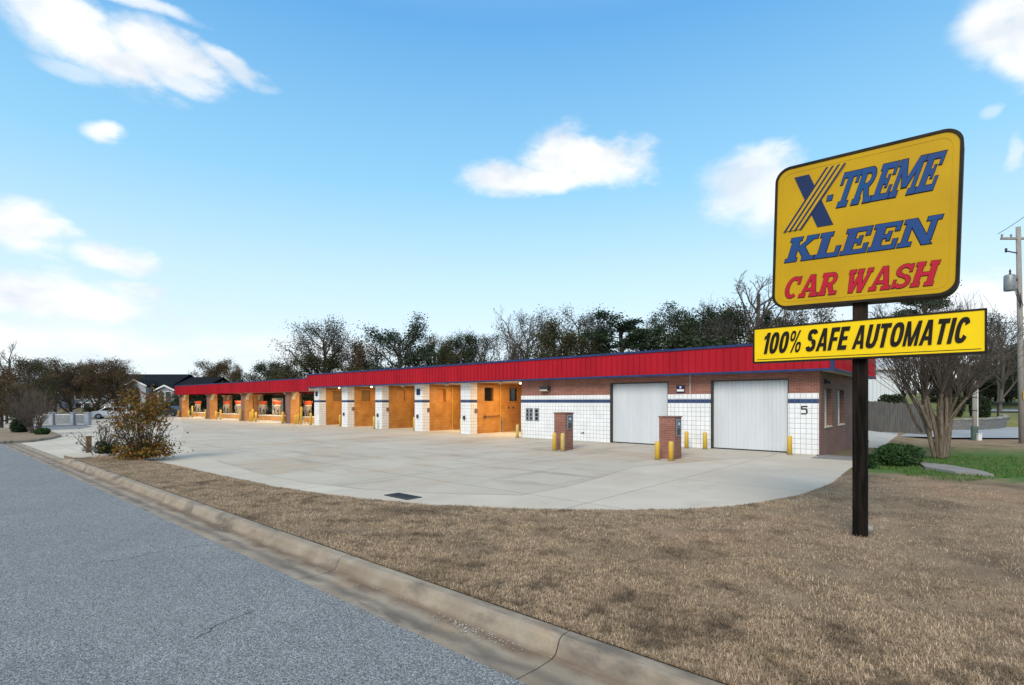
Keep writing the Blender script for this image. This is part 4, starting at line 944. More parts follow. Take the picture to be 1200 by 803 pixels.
part('drop_cable', mb, M['rubber'], t)
part('guard_strip', MB().box(-.13,.13,-.19,-.165,2.2,2.6), M['yellow'], t)
def wire(a, b, sag, lab, r=.012):
    a = Vector(a); b = Vector(b); pts = [(a.lerp(b, k/14) - Vector((0,0,4*sag*(k/14)*(1-k/14)))) for k in range(15)]
    c = a; mb = MB().tube([q-c for q in pts], r, 5); o = link('power_line', mb.mesh('power_line', M['rubber'])); o.location = c; tag(o, lab, 'power line')
pa = at(1198, 26); R = Matrix.Rotation(CAMROT, 3, 'Z')
q1 = R @ Vector((-1.2,0,0)); q2 = R @ Vector((.5,0,0))
wire(Vector((pa.x+q1.x, pa.y+q1.y, pz-.34)), at(1320, 18, 11.5), .3, 'thin black power line rising from the left tip of the crossarm')
wire(Vector((pa.x+q2.x, pa.y+q2.y, pz-.34)), at(1330, 60, 9.5), .5, 'thin black power line leaving the right end of the crossarm')
t = pole(1142, 28.2, 0, 3.2, .11, .09, 'short grey service pole with green base guard in front of the stone wall', 'service_pole')
part('guard', MB().lathe([(.16,0),(.16,.75),(.13,.78)], (0,0,0), 12), mat('green_guard', (.06,.10,.08), (.09,.13,.11), 5, .6), t)
part('clamp_band', MB().lathe([(.118,0),(.118,.04)], (0,0,1.6), 12).lathe([(.116,0),(.116,.04)], (0,0,2.3), 12), M['dark_metal'], t)
part('conduit', MB().tube([(.14,-.03,0),(.14,-.03,3.0)], .03, 8), M['white'], t)
t = cam_thing('utility_box', 'small white utility marker at the foot of the service pole', 'utility box', 1147.5, 28.0)
part('housing', MB().bevbox(-.1,.1,-.08,.08,0,.36,.02), M['white'], t); part('lid', MB().bevbox(-.11,.11,-.09,.09,.361,.40,.01), M['white'], t)
t = pole(1170.5, 70, 1.0, hz(368,70)-1.0, .16, .11, 'distant brown utility pole on the grass bank', m='pole_wood')
part('cap', MB().lathe([(.13,0),(.13,.06),(.02,.12)], (0,0,hz(368,70)-1.0), 10), M['dark_metal'], t)
# curved stone wall with the grass bed behind it
W0 = [at(1083,37.5), at(1120,36.5), at(1150,36.8), at(1172,38.5), at(1184,42), at(1180,47)]
W0 = resample(W0, 26); t = thing('stone_wall', 'low curved wall of grey stones edging the far grass bed', 'stone wall', (W0[0].x, W0[0].y, 0))
vs = []
for i, p in enumerate(W0):
    q = W0[min(i+1,25)] - W0[max(i-1,0)]; nn = Vector((-q.y, q.x, 0)).normalized()*.35; h = .82 + .05*math.sin(i*1.7)
    for a, z in ((p, -.1), (p + nn*.1, h), (p + nn, h), (p + nn, -.1)): vs.append((a.x-W0[0].x, a.y-W0[0].y, z))
fs = []
for i in range(25):
    for k in range(3): fs.append((i*4+k, i*4+4+k, i*4+5+k, i*4+k+1))
part('stonework', MB().add(vs, fs), M['stone'], t)
mb = MB(); rs = random.Random(9)
for i in range(25):
    a = Vector(vs[i*4+1]); b = Vector(vs[i*4+5]); c = Vector(vs[i*4+6]); d_ = Vector(vs[i*4+2]); up = Vector((0,0,.07+rs.uniform(0,.04))); i1 = (b-a)*.04
    mb.add([a+i1,b-i1,c-i1,d_+i1,a+i1+up,b-i1+up,c-i1+up,d_+i1+up], [(0,1,5,4),(1,2,6,5),(2,3,7,6),(3,0,4,7),(4,5,6,7)])
part('coping', mb, M['rock'], t)
bed = W0 + [at(1160, 49), at(1085, 49)]
struct('grass_bed', MB().sheet([((p.x),(p.y)) for p in bed], .80), M['bank'])
t = cam_thing('mailbox', 'black roadside mailbox on a post behind the stone wall', 'mailbox', 1169.5, 44, .78)
part('post', MB().box(-.05,.05,-.05,.05,0,1.05), M['dark_metal'], t)
bx = part('box', MB().prism([(-.13,1.05),(.13,1.05),(.13,1.2)]+[(.13*math.cos(PI*k/8),1.2+.10*math.sin(PI*k/8)) for k in range(1,8)]+[(-.13,1.2)], 'y', -.28, .26), M['dark_metal'], t)
part('flag', MB().box(.131,.145,-.16,-.13,1.15,1.4), M['dark_metal'], bx)
# small black marker by the walk
p = at(1016.2, 21.6, -.1); t = thing('drain_marker', 'short black stake beside the concrete walk and the small shrub', 'stake', p)
part('stake', MB().tube([(0,0,-.2),(0,0,.55)], .045, 8), M['dark_metal'], t); part('cap', MB().lathe([(.06,0),(.06,.05),(.02,.08)], (0,0,.55), 8), M['rubber'], t)
# brown timber stub at the left tip of the lawn
p = gp(104, 527.5, .1); t = thing('timber_post', 'short brown timber post beside the bare shrub at the lawn tip', 'post', p)
part('post', MB().bevbox(-.085,.085,-.085,.085,-.1,.52,.012), M['stump'], t); part('cap', MB().bevbox(-.10,.10,-.10,.10,.521,.58,.012), M['stump'], t)
rock(98.5, 528, .1, .12, 5, 'rounded tan rock leaning at the foot of the brown timber post')

# ------------------------------------------------------------------ apartment block, cars and fence far on the left
PX0, AY = 170, 100
ap = cam_thing('apartment_building', 'grey clapboard apartment block with dark shingle roof and white arched entry gable', 'apartment block', PX0, AY, -1)
lx = lambda px, Y=AY: (px - PX0) / F * Y
lz = lambda py, Y=AY: hz(py, Y) + 1
EV = lz(456.5)
part('wall', MB().box(lx(35), lx(236), 0, 14, 0, EV), M['siding'], ap)
def gable_roof(x0, x1, ridge, e=EV, y0=-.9, y1=15): return MB().prism([(y0,e-.25),((y0+y1)/2,ridge),(y1,e-.25),(y1,e-.05),((y0+y1)/2,ridge+.25),(y0,e-.05)], 'x', x0, x1)
part('roof', gable_roof(lx(74), lx(197), lz(438)), M['roof'], ap)
part('roof', gable_roof(lx(197)+.02, lx(238), lz(441.5)), M['roof'], ap)
part('roof', gable_roof(lx(30), lx(74)-.02, lz(439)), M['roof'], ap)
def gable(pa, pb, apex, eave, m, arch=None):
    a, b = lx(pa), lx(pb); c = (a+b)/2; ze, za = lz(eave), lz(apex)
    if arch:
        r = (lx(arch[1])-lx(arch[0]))/2; sp = lz(arch[2]) - r; ca = (lx(arch[0])+lx(arch[1]))/2
        o = [(a,0),(ca-r,0),(ca-r,sp)] + [(ca - r*math.cos(PI*k/10), sp + r*math.sin(PI*k/10)) for k in range(1,10)] + [(ca+r,sp),(ca+r,0),(b,0),(b,ze),(c,za),(a,ze)]
    else: o = [(a,0),(b,0),(b,ze),(c,za),(a,ze)]
    g = part('entry_gable', MB().prism(o, 'y', -2.4, -2.1).box(a, a+.2, -2.09, -.01, 0, ze).box(b-.2, b, -2.09, -.01, 0, ze), m, ap)
    part('gable_roof', MB().prism([(a-.4,ze-.1),(c,za+.05),(b+.4,ze-.1),(b+.4,ze+.12),(c,za+.32),(a-.4,ze+.12)], 'y', -2.7, 5), M['roof'], g)
    part('gable_trim', MB().prism([(a-.4,ze-.14),(c,za+.01),(b+.4,ze-.14),(b+.4,ze+.13),(c,za+.33),(a-.4,ze+.13)], 'y', -2.78, -2.701), M['white'], g)
    if arch: part('doorway', MB().box(a+.3, b-.3, -.12, -.01, 0, ze-.2), M['glass'], g)
    return g
gable(157.5, 181, 447.5, 453, M['gable'], (163.5, 174.5, 456.2))
g2 = gable(61, 82, 454.5, 461, M['gable']); g3 = gable(194, 213, 453.5, 458, M['siding'])
for px, py in ((66,470),(76,470),(199,465),(207,465),(199,479),(207,479)):
    a, z = lx(px), lz(py); g_ = g2 if px < 100 else g3
    w_ = part('window', MB().box(a-.6,a+.6,-2.46,-2.401,z-1.0,z+1.0), M['white'], g_); part('pane', MB().box(a-.5,a+.5,-2.48,-2.4601,z-.9,z+.9), M['glass'], w_)
for px in (48, 56, 92, 102, 112, 134, 146, 151, 186, 221, 229):
    for py in (463, 477):
        a, z = lx(px), lz(py); w_ = part('window', MB().box(a-.65,a+.65,-.07,-.001,z-.85,z+.85), M['white'], ap); part('pane', MB().box(a-.55,a+.55,-.09,-.0701,z-.75,z+.75), M['glass'], w_)
for px, py in ((48.5,461),(138.5,463),(126,478.5),(79,480.5)):
    a, z = lx(px), lz(py); y = -2.5 if px == 79 else -.1
    lm = part('wall_lamp', MB().box(a-.12,a+.12,y-.25,y,z+.32,z+.45), M['dark_metal'], ap)
    part('bulb', blob(.34,3,(1,.7,.8),6,.02), M['lamp_warm'], lm).location = (a, y-.35, z)
t = cam_thing('panel_fence', 'low steel panel fence between square white pillars by the far lot edge', 'fence', 82, 47)
fx_ = lambda px: (px-82)/F*47
for px, w_ in ((61.5,.18),(86,.14),(103,.20)):
    a = fx_(px); q = part('pillar', MB().bevbox(a-w_,a+w_,-.2,.2,0,1.05,.02), M['gable'], t); part('cap', MB().bevbox(a-w_-.05,a+w_+.05,-.25,.25,1.051,1.13,.02), M['gable'], q)
for a, b in ((50,60.5),(63.5,84.5),(88,101.3)):
    part('panel', MB().box(fx_(a),fx_(b),-.03,.03,.12,.9), M['grey_metal'], t); part('rail', MB().box(fx_(a),fx_(b),-.05,.05,.901,.97), M['white'], t)
struct('lot_strip', MB().sheet(poly([(40,505.2),(96,502.6),(109,500.3),(100,498),(30,499)], 0), .006), M['asphalt'])

def car(px, Y, rz, m, lab):
    t = cam_thing('parked_car', lab, 'car', px, Y, 0, 'cars parked on the far left', rz)
    side = [(-2.2,.32),(-2.25,.75),(-2.0,.92),(-1.45,.98),(-.75,1.42),(.75,1.46),(1.55,1.0),(2.15,.92),(2.25,.7),(2.2,.32)]
    bd = part('body', MB().prism(side, 'y', -.86, .86), m, t)
    part('window', MB().prism([(-1.2,1.0),(-.68,1.36),(.0,1.39),(.0,1.0)], 'y', -.875, .875), M['glass'], t); part('window', MB().prism([(.06,1.0),(.06,1.39),(.7,1.40),(1.3,1.02)], 'y', -.875, .875), M['glass'], t)
    for x in (-1.4, 1.4):
        for y in (-.8, .8):
            w_ = part('wheel', MB().tube([(x,y-.1,.33),(x,y+.1,.33)], .33, 16), M['rubber'], t); part('rim', MB().tube([(x,y-.11,.33),(x,y+.11,.33)], .19, 12), M['grey_metal'], w_)
    for y in (-.6, .6):
        part('headlight', MB().box(-2.27,-2.2,y-.18,y+.18,.66,.8), M['white'], t); part('tail_light', MB().box(2.2,2.27,y-.18,y+.18,.7,.84), M['letter_red'], t)
car(134, 64, .5, M['car_white'], 'white car parked behind the orange-leaved shrub on the left')
car(199, 76, -.2, M['car_dark'], 'dark car parked beside the left end of the vacuum canopy')

# ------------------------------------------------------------------ vegetation
def segs_mesh(name, segs, m, n=4):
    A = np.array(segs, dtype=float)       # x0 y0 z0 x1 y1 z1 r0 r1
    p0, p1, r0, r1 = A[:, 0:3], A[:, 3:6], A[:, 6], A[:, 7]
    d = p1 - p0; d /= np.linalg.norm(d, axis=1)[:, None] + 1e-9
    ref = np.where(np.abs(d[:, 2:3]) < .9, np.array([[0, 0, 1.]]), np.array([[1., 0, 0]]))
    a = np.cross(d, ref); a /= np.linalg.norm(a, axis=1)[:, None] + 1e-9; b = np.cross(d, a)
    k = np.arange(n) * 2 * PI / n
    ring = a[:, None, :] * np.cos(k)[None, :, None] + b[:, None, :] * np.sin(k)[None, :, None]
    V = np.concatenate([p0[:, None] + ring * r0[:, None, None], p1[:, None] + ring * r1[:, None, None]], 1).reshape(-1, 3)
    base = (np.arange(len(A)) * 2 * n)[:, None, None]; i = np.arange(n); j = (i + 1) % n
    Fq = base + np.stack([i, j, j + n, i + n], 1)[None]
    return quads_mesh(name, V, Fq.reshape(-1, 4), m)
def quads_mesh(name, V, Fq, m):
    me = bpy.data.meshes.new(name); me.vertices.add(len(V)); me.vertices.foreach_set('co', V.astype(np.float32).ravel())
    me.loops.add(Fq.size); me.loops.foreach_set('vertex_index', Fq.astype(np.int32).ravel())
    me.polygons.add(len(Fq)); me.polygons.foreach_set('loop_start', (np.arange(len(Fq)) * 4).astype(np.int32))
    me.update(calc_edges=True); me.materials.append(m); return me
def leaves_mesh(name, P, size, m, rs, flat=.0, extra=None):
    n = len(P); P = np.asarray(P, float)
    a = rs.normal(size=(n, 3)); a[:, 2] *= 1 - flat; a /= np.linalg.norm(a, axis=1)[:, None]
    r = rs.normal(size=(n, 3)); b = np.cross(a, r); b /= np.linalg.norm(b, axis=1)[:, None] + 1e-9
    s = (size * (.5 + rs.rand(n)))[:, None]; w = s * .55
    V = np.stack([P - a*s*.5, P + b*w*.5, P + a*s*.5, P - b*w*.5], 1).reshape(-1, 3)
    Fq = (np.arange(n) * 4)[:, None] + np.arange(4)[None]
    me = quads_mesh(name, V, Fq, m)
    return me
def join_mesh(name, a, b):
    """twigs and leaves of one crown in one mesh with two materials"""
    na, nb = len(a.vertices), len(b.vertices); V = np.zeros(3*(na+nb), np.float32); t = np.zeros(3*na, np.float32); a.vertices.foreach_get('co', t); V[:3*na] = t
    t = np.zeros(3*nb, np.float32); b.vertices.foreach_get('co', t); V[3*na:] = t
    la = np.zeros(len(a.loops), np.int32); a.loops.foreach_get('vertex_index', la); lb = np.zeros(len(b.loops), np.int32); b.loops.foreach_get('vertex_index', lb)
    me = quads_mesh(name, V.reshape(-1, 3), np.concatenate([la, lb+na]).reshape(-1, 4), a.materials[0]); me.materials.append(b.materials[0])
    me.polygons.foreach_set('material_index', np.concatenate([np.zeros(len(a.polygons), np.int32), np.ones(len(b.polygons), np.int32)])); return me

def skeleton(rs, ch, L0, lr, ang, r0, clear=.35, wig=.18, trop=.12, lead=1.0, fall=.62):
    big, fine, tips = [], [], []
    mx = len(ch)
    def go(p, d, L, r, lev):
        n = 6 if lev == 0 else 4 if lev == 1 else 3 if lev == 2 else 2
        pts = [(p, r)]; dirs = []
        for s in range(n):
            d = d + rs.normal(size=3) * wig * (.5 if lev == 0 else 1); d[2] += trop; d /= np.linalg.norm(d)
            p2 = p + d * L / n; r2 = r * (fall if lev else .86) ** ((s+1)/n * (1 if lev else 3)) if lev == 0 else pts[0][1] * (1 - .62*(s+1)/n)
            (big if lev < 2 else fine).append((*p, *p2, pts[-1][1], r2)); p = p2; pts.append((p, r2)); dirs.append(d.copy())
        if lev == mx: tips.append((p, d)); return
        k = ch[lev]
        for c in range(k):
            t = (clear + (1-clear) * (c + rs.rand()) / k) if lev == 0 else (.25 + .75 * (c + rs.rand()) / k)
            t = min(t, .999); i = int(t*n); f = t*n - i
            q = pts[i][0] * (1-f) + pts[i+1][0] * f; dd = dirs[i]
            az = rs.rand() * 2*PI if lev else c * 2.4 + rs.rand()
            ref = np.array([0, 0, 1.]) if abs(dd[2]) < .9 else np.array([1., 0, 0])
            a = np.cross(dd, ref); a /= np.linalg.norm(a); b = np.cross(dd, a)
            th = ang[min(lev, len(ang)-1)] * (.75 + .5*rs.rand())
            nd = dd*math.cos(th) + (a*math.cos(az) + b*math.sin(az))*math.sin(th)
            sc_ = (1 - .45*(t-clear)/(1-clear)) if lev == 0 else (1 - .4*t)
            go(q, nd, L * lr[min(lev, len(lr)-1)] * sc_ * (.8+.4*rs.rand()), max(pts[i][1]*.58, (.026, .018, .012, .010)[min(lev, 3)]), lev+1)
    go(np.zeros(3), np.array([0, 0, 1.]) , L0, r0, 0)
    return big, fine, tips
def cluster(rs, tips, per, rad, squash=.8, back=0.):
    out = []
    for p, d in tips:
        q = rs.normal(size=(per, 3)) * rad; q[:, 2] *= squash
        out.append(p - d*back*rs.rand(per)[:, None] + q)
    return np.concatenate(out)
PROTO = {}
def proto(kind, seed):
    """trunk and crown meshes of a tree about ten metres tall"""
    key = (kind, seed)
    if key in PROTO: return PROTO[key]
    rs = np.random.RandomState(seed*17 + len(kind))
    bark = M['bark']; leaf = None
    if kind == 'bare':
        b, f, t = skeleton(rs, (11, 6, 5, 4), 9.0, (.50, .55, .55, .6), (.72, .7, .7, .6), .20, .30, .16, .07)
    elif kind == 'vase':
        b, f, t = skeleton(rs, (7, 5, 4, 3), 6.5, (.95, .5, .5, .55), (.42, .6, .6, .6), .17, .18, .13, .10)
    elif kind == 'grey':
        b, f, t = skeleton(rs, (13, 6, 4), 7.2, (.68, .55, .5), (.72, .7, .7), .19, .22, .15, .07); leaf = (cluster(rs, t, 30, .32, .9, .5), .13, M['leaf_grey'])
    elif kind == 'airy':
        b, f, t = skeleton(rs, (13, 6, 3), 7.4, (.64, .52, .5), (.80, .7, .7), .19, .26, .15, .06); leaf = (cluster(rs, t, 60, .32, .7, .3), .14, M['leaf_pine'] if seed % 2 else M['leaf_olive'])
    elif kind == 'dark':
        b, f, t = skeleton(rs, (13, 6, 4), 7.4, (.60, .55, .5), (.90, .7, .7), .22, .12, .16, .05); leaf = (cluster(rs, t, 48, .40, .8, .6), .165, M['leaf_dark'] if seed % 2 else M['leaf_olive']); bark = M['bark_dark']
    elif kind == 'pine':
        b, f, t = skeleton(rs, (15, 4, 3), 9.5, (.30, .5, .5), (1.25, .7, .7), .18, .45, .12, .03); leaf = (cluster(rs, t, 80, .26, .55, .3), .16, M['leaf_pine']); bark = M['bark_dark']
    elif kind == 'brown':
        b, f, t = skeleton(rs, (12, 6, 4), 7.2, (.66, .55, .5), (.85, .7, .7), .22, .14, .16, .05); leaf = (cluster(rs, t, 56, .42, .8, .6), .16, M['leaf_brown']); bark = M['bark_dark']
    elif kind == 'shrub':
        b, f, t = skeleton(rs, (12, 6, 4), 3.2, (.75, .6, .5), (1.0, .8, .7), .10, .03, .2, .05); leaf = (cluster(rs, t, 46, .30, .8, .3), .15, M['leaf_dark'] if seed % 2 else M['leaf_olive'])
    top = max([s[5] for s in b + f]); k = 10.0 / top
    tr_ = segs_mesh('trunk', np.array(b)*k, bark, 6)
    cr_ = segs_mesh('crown', np.array(f)*k, M['twig'] if kind in ('bare','vase','grey') else bark, 3)
    if leaf:
        P_ = leaf[0]*k; P_ = P_[P_[:, 2] > .15]
        cr_ = join_mesh('crown', cr_, leaves_mesh('l', P_, leaf[1]*k, leaf[2], rs))
    PROTO[key] = (tr_, cr_); return PROTO[key]
NAME = {'bare': 'bare_tree', 'vase': 'bare_tree', 'grey': 'grey_tree', 'airy': 'evergreen_tree', 'dark': 'evergreen_tree', 'pine': 'pine_tree', 'brown': 'oak_tree', 'shrub': 'shrub'}
def tree(kind, seed, px, Y, topy, lab, wide=1.0, z=None, group=None):
    if z is None: z = 0 if Y < 76 else .1 + max(0, Y-85)*.04
    h = (hz(topy, Y) - z) * (1.0 if kind in ('shrub', 'bare') else 1.07); tr_, cr_ = proto(kind, seed)
    rz = (px * 1.37) % (2*PI)
    t = cam_thing(NAME[kind], lab, 'shrub' if kind == 'shrub' else 'tree', px, Y, z - .05, group, rz)
    t.scale = (h/10*wide, h/10*wide, h/10)
    link('trunk', tr_, t); link('crown', cr_, t)
    return t
TL = 'trees behind the car wash'
for a in (
    # kind, variant, bearing, distance, top, label, width
    ('brown',1, 250, 112, 424, 'brown leafless oak rising behind the middle of the vacuum canopy', 1.1),
    ('brown',2, 274, 108, 430, 'smaller rusty brown oak right of the first one behind the canopy', .9),
    ('dark',1, 316, 92, 427, 'dark rounded evergreen above the right part of the vacuum canopy', 1.2),
    ('vase',1, 345, 96, 408, 'sparse bare leaning tree left of the big dark oak behind the roof step', 1.1),
    ('grey',1, 378, 90, 379, 'big half bare oak above the step in the red roof line', 1.15),
    ('dark',2, 368, 84, 420, 'low dark evergreen at the foot of the big half bare oak', 1.5),
    ('brown',3, 412, 88, 405, 'oak with rusty leaves right of the big half bare oak', .9),
    ('airy',1, 472, 88, 380, 'wide airy evergreen with sky showing through, above the open bays', 1.35),
    ('airy',2, 505, 92, 396, 'loose olive evergreen just right of the widest airy one', 1.1),
    ('dark',3, 446, 82, 432, 'low dark evergreen under the left side of the wide airy tree', 1.1),
    ('dark',4, 522, 82, 408, 'olive bushy tree in the middle of the wood behind the bays', .85),
    ('dark',1, 545, 84, 396, 'narrow dark evergreen left of the pale bare trees', .7),
    ('grey',2, 566, 96, 396, 'greyish twiggy tree left of the tall bare fan of limbs', 1.0),
    ('vase',2, 600, 84, 362, 'tall bare tree with a fan of upright limbs in the middle of the roof', 1.0),
    ('grey',3, 624, 98, 368, 'pale grey twiggy tree between the bare fan and the olive dome', .9),
    ('dark',4, 646, 82, 381, 'broad olive domed evergreen above the left brick kiosk', .95),
    ('grey',1, 684, 94, 368, 'pale half bare tree standing over the olive domed evergreen', 1.15),
    ('dark',2, 690, 80, 397, 'olive shrubby evergreen below the pale half bare tree', .9),
    ('pine',1, 733, 76, 374, 'dark flat-topped pine standing alone above the left white door', 1.9),
    ('bare',3, 757, 90, 374, 'thin bare saplings right of the lone dark pine', .7),
    ('airy',3, 793, 82, 364, 'upright airy evergreen with open crown right of the thin saplings', .95),
    ('dark',3, 822, 78, 370, 'dense dark green evergreen above the wall between the doors', 1.0),
    ('bare',1, 832, 96, 350, 'bare tree top poking above the dense dark evergreens', .7),
    ('dark',1, 856, 80, 369, 'dense dark evergreen below the tallest bare tree', 1.1),
    ('bare',2, 881, 76, 312, 'tallest bare tree left of the yellow sign', 1.05),
    ('grey',2, 840, 74, 378, 'grey twiggy tree in front of the dense dark evergreens', .9),
    ('vase',1, 915, 72, 345, 'bare leaning tree partly hidden by the left edge of the yellow sign', .9),
    ('pine',2, 903, 84, 372, 'small dark pine seen between the two sign boards at their left end', 1.0),
    ('shrub',1, 585, 78, 424, 'low dark thicket under the bare fan of limbs', 1.6),
    ('shrub',2, 420, 80, 430, 'low dark thicket right of the roof step', 1.8),
    ('shrub',3, 715, 76, 413, 'low dark thicket just left of the lone dark pine', 1.4),
    ('shrub',1, 812, 74, 400, 'low dark thicket below the dense dark evergreens', 1.7),
    ('shrub',2, 870, 72, 396, 'low dark thicket at the foot of the tallest bare tree', 1.6),
    ('dark',4, 335, 88, 430, 'low olive evergreen at the right end of the canopy roof', 1.4),
    ('grey',3, 955, 70, 362, 'grey twiggy tree between the sign boards left of the post', 1.1),
    ('bare',3, 1030, 66, 352, 'bare tree seen between the sign boards right of the post', 1.0),
    ('pine',1, 1083, 64, 343, 'dark pine whose top shows between the sign boards below WASH', 1.1),
    ('bare',1, 1128, 62, 352, 'bare tree right of the dark pine, behind the end of the lower board', .9),
    ('grey',1, 1172, 60, 372, 'loose grey tree between the lower board and the utility pole', .9),
    ('dark',1, 1195, 74, 405, 'dark evergreen at the right edge behind the utility pole', 1.0),
    ('dark',3, 1166, 88, 424, 'dark evergreen behind the mailbox and distant pole', 1.2),
    ('dark',2, 1140, 92, 428, 'olive evergreen half hidden by the bare multi-stemmed tree', 1.2),
    ('shrub',1, 1160, 85, 438, 'dark thicket on the bank behind the mailbox', 1.6),
    ('shrub',2, 1185, 84, 434, 'dark thicket on the bank behind the utility pole', 1.6),
    ('shrub',3, 1215, 84, 430, 'dark thicket on the bank at the right edge', 1.6),
    ('dark',2, 1180, 90, 412, 'olive evergreen on the bank between the two utility poles', 1.2),
    ('shrub',3, 1128, 88, 440, 'dark thicket on the bank behind the clipped shrubs', 1.6),
    ('dark',1, 1225, 66, 400, 'dark evergreen just off the right edge of the street', 1.1)):
    tree(*a, z=(2.0 if a[2] > 1130 and a[3] > 70 else None), group=TL)
LG = 'trees on the far left'
for a in (
    ('bare',1, 8, 50, 398, 'tall bare grey tree at the left edge of the photograph', .85),
    ('brown',1, -6, 46, 432, 'brown bushy oak below the bare grey tree at the left edge', 1.1),
    ('dark',2, 36, 56, 426, 'olive evergreen beside the left edge, in front of the dark roof', .8),
    ('brown',2, 22, 50, 452, 'dark brown thicket tree behind the planter island', 1.6),
    ('airy',1, 62, 150, 424, 'flat-topped tree rising behind the dark apartment roof', 1.9),
    ('bare',2, 98, 140, 421, 'bare twiggy tree behind the apartment roof', .9),
    ('grey',2, 124, 140, 424, 'grey rounded tree behind the apartment roof', 1.3),
    ('brown',3, 84, 64, 428, 'brown oak in front of the apartments left of the white arch', 1.15),
    ('brown',1, 112, 68, 426, 'largest brown oak in front of the apartments', 1.1),
    ('brown',2, 137, 66, 431, 'brown oak nearest the white arched gable', 1.0),
    ('brown',3, 66, 60, 455, 'small brown oak hiding part of the left white gable', 1.2),
    ('brown',1, 30, 60, 446, 'dark brown oak left of the dark roof corner', 1.3),
    ('brown',3, 2, 42, 450, 'dark brown bushy tree at the left edge behind the island', 1.5),
    ('brown',2, 150, 72, 452, 'low brown tree in front of the left side of the white arch', 1.0),
    ('vase',2, 190, 78, 454, 'bare upright bush tree right of the white arched gable', .8)):
    tree(*a, z=-.1, group=LG)
for a in (('shrub',1, 232, 84, 452, 'dark shrub mass seen through the leftmost canopy opening'), ('shrub',2, 262, 86, 452, 'dark shrub mass seen left of the narrow back pier'), ('shrub',3, 290, 82, 450, 'dark shrub mass behind the third canopy pier'),
          ('shrub',1, 318, 80, 448, 'dark shrub mass behind the beige cabinet'), ('shrub',2, 350, 78, 446, 'dark shrub mass behind the widest canopy pier'), ('shrub',3, 200, 90, 468, 'dark shrub beside the left end of the canopy'), ('shrub',1, 110, 72, 476, 'dark low shrub behind the steel panel fence'), ('shrub',2, 155, 76, 476, 'dark low shrub below the white arched gable'), ('shrub',3, 22, 58, 474, 'dark low shrub behind the planter island'), ('shrub',2, 372, 76, 446, 'dark shrub mass behind the short low wall')):
    tree(*a, wide=1.5, z=-.1, group='dark shrubs beyond the lot')

def rod(out, p, d, L, n, r0, r1, rs, wig, trop=0):
    for s in range(n):
        d = d + rs.normal(size=3)*wig; d[2] += trop; d = d/np.linalg.norm(d); q = p + d*L/n
        out.append((*p, *q, r0+(r1-r0)*s/n, r0+(r1-r0)*(s+1)/n)); p = q
    return p, d
def unit(v): v = np.array(v, float); return v/np.linalg.norm(v)
# big pollarded multi-stemmed tree right of the sign
def myrtle(px, Y, z, hk, ht, nst, whips, spread, lab, name, seed, scale=1.0, leafm=None):
    rs = np.random.RandomState(seed); tr_, tw = [], []; knobs = []
    for k in range(nst):
        a = 2*PI*k/nst + rs.rand()*.5; s = rs.uniform(.25, 1)
        p0 = np.array([math.cos(a)*.24*s, math.sin(a)*.24*s, 0])*scale
        d = unit([math.cos(a)*spread*s, math.sin(a)*spread*s, 1])
        p, d = rod(tr_, p0, d, hk*rs.uniform(.85,1.08), 6, .085*scale, .055*scale, rs, .05, .02); knobs.append((p, d))
        if rs.rand() < .75:
            a2 = a + rs.uniform(-.8,.8); q, d2 = rod(tr_, p0 + d*hk*.4, unit([math.cos(a2)*spread*1.5, math.sin(a2)*spread*1.5, 1]), hk*.55, 4, .05*scale, .04*scale, rs, .05); knobs.append((q, d2))
    for p, d in knobs:
        for _ in range(whips):
            dd = unit(d*1.0 + rs.normal(size=3)*.36 + np.array([0,0,.55])); L = (ht-hk)*rs.uniform(.65,1.12)
            pts0 = len(tw); e, ed = rod(tw, p, dd, L, 4, .013*scale, .005*scale, rs, .07, .015)
            main = tw[pts0:]
            for _k in range(6):
                sg = main[rs.randint(1, 4)]; f = rs.rand(); q = np.array(sg[0:3])*(1-f) + np.array(sg[3:6])*f
                e2, d2 = rod(tw, q, unit(ed + rs.normal(size=3)*.55), L*rs.uniform(.12,.28), 2, .006*scale, .0035*scale, rs, .12)
    t = cam_thing(name, lab, 'tree', px, Y, z); link('trunk', segs_mesh('trunk', tr_, M['bark_myrtle'], 8), t); link('crown', segs_mesh('crown', tw, M['twig'], 3), t)
    for pl in t.children[0].data.polygons: pl.use_smooth = True
    return t
myrtle(1103, 19.6, .04, 2.55, 5.6, 10, 22, .32, 'bare multi-stemmed tree pollarded at head height, right of the sign post', 'crape_myrtle', 11)
myrtle(40, 33, .12, .5, 2.7, 9, 8, .5, 'bare multi-stemmed shrub tree on the planter island at the left', 'crape_myrtle', 12, .9)

def bush(px, Y, z, rx, rz_, n, size, m, lab, seed, sq=1.0, name='shrub', lump=5):
    rs = np.random.RandomState(seed); c = [(rs.uniform(-.55,.55)*rx, rs.uniform(-.55,.55)*rx*sq, rz_*rs.uniform(.35,.62), rs.uniform(.38,.6)) for _ in range(lump)]
    Pn, st_ = [], []
    for k in range(n):
        x, y, zz, q = c[rs.randint(lump)]; d = unit(rs.normal(size=3)); r = q*(.55+.5*rs.rand()**.5)
        p = (x + d[0]*r*rx, y + d[1]*r*rx*sq, zz + d[2]*r*rz_)
        if p[2] > .02: Pn.append(p)
    for k in range(40):
        x, y, zz, q = c[rs.randint(lump)]; rod(st_, np.array([x*.2, y*.2, -.02]), unit([x+rs.normal()*.3*rx, y+rs.normal()*.3*rx, zz+.2*rz_]), zz*1.5, 3, .012, .005, rs, .1)
    t = cam_thing(name, lab, 'shrub', px, Y, z); link('stem', segs_mesh('stem', st_, M['bark_dark'], 4), t); link('foliage', leaves_mesh('foliage', np.array(Pn), size, m, rs), t)
    return t
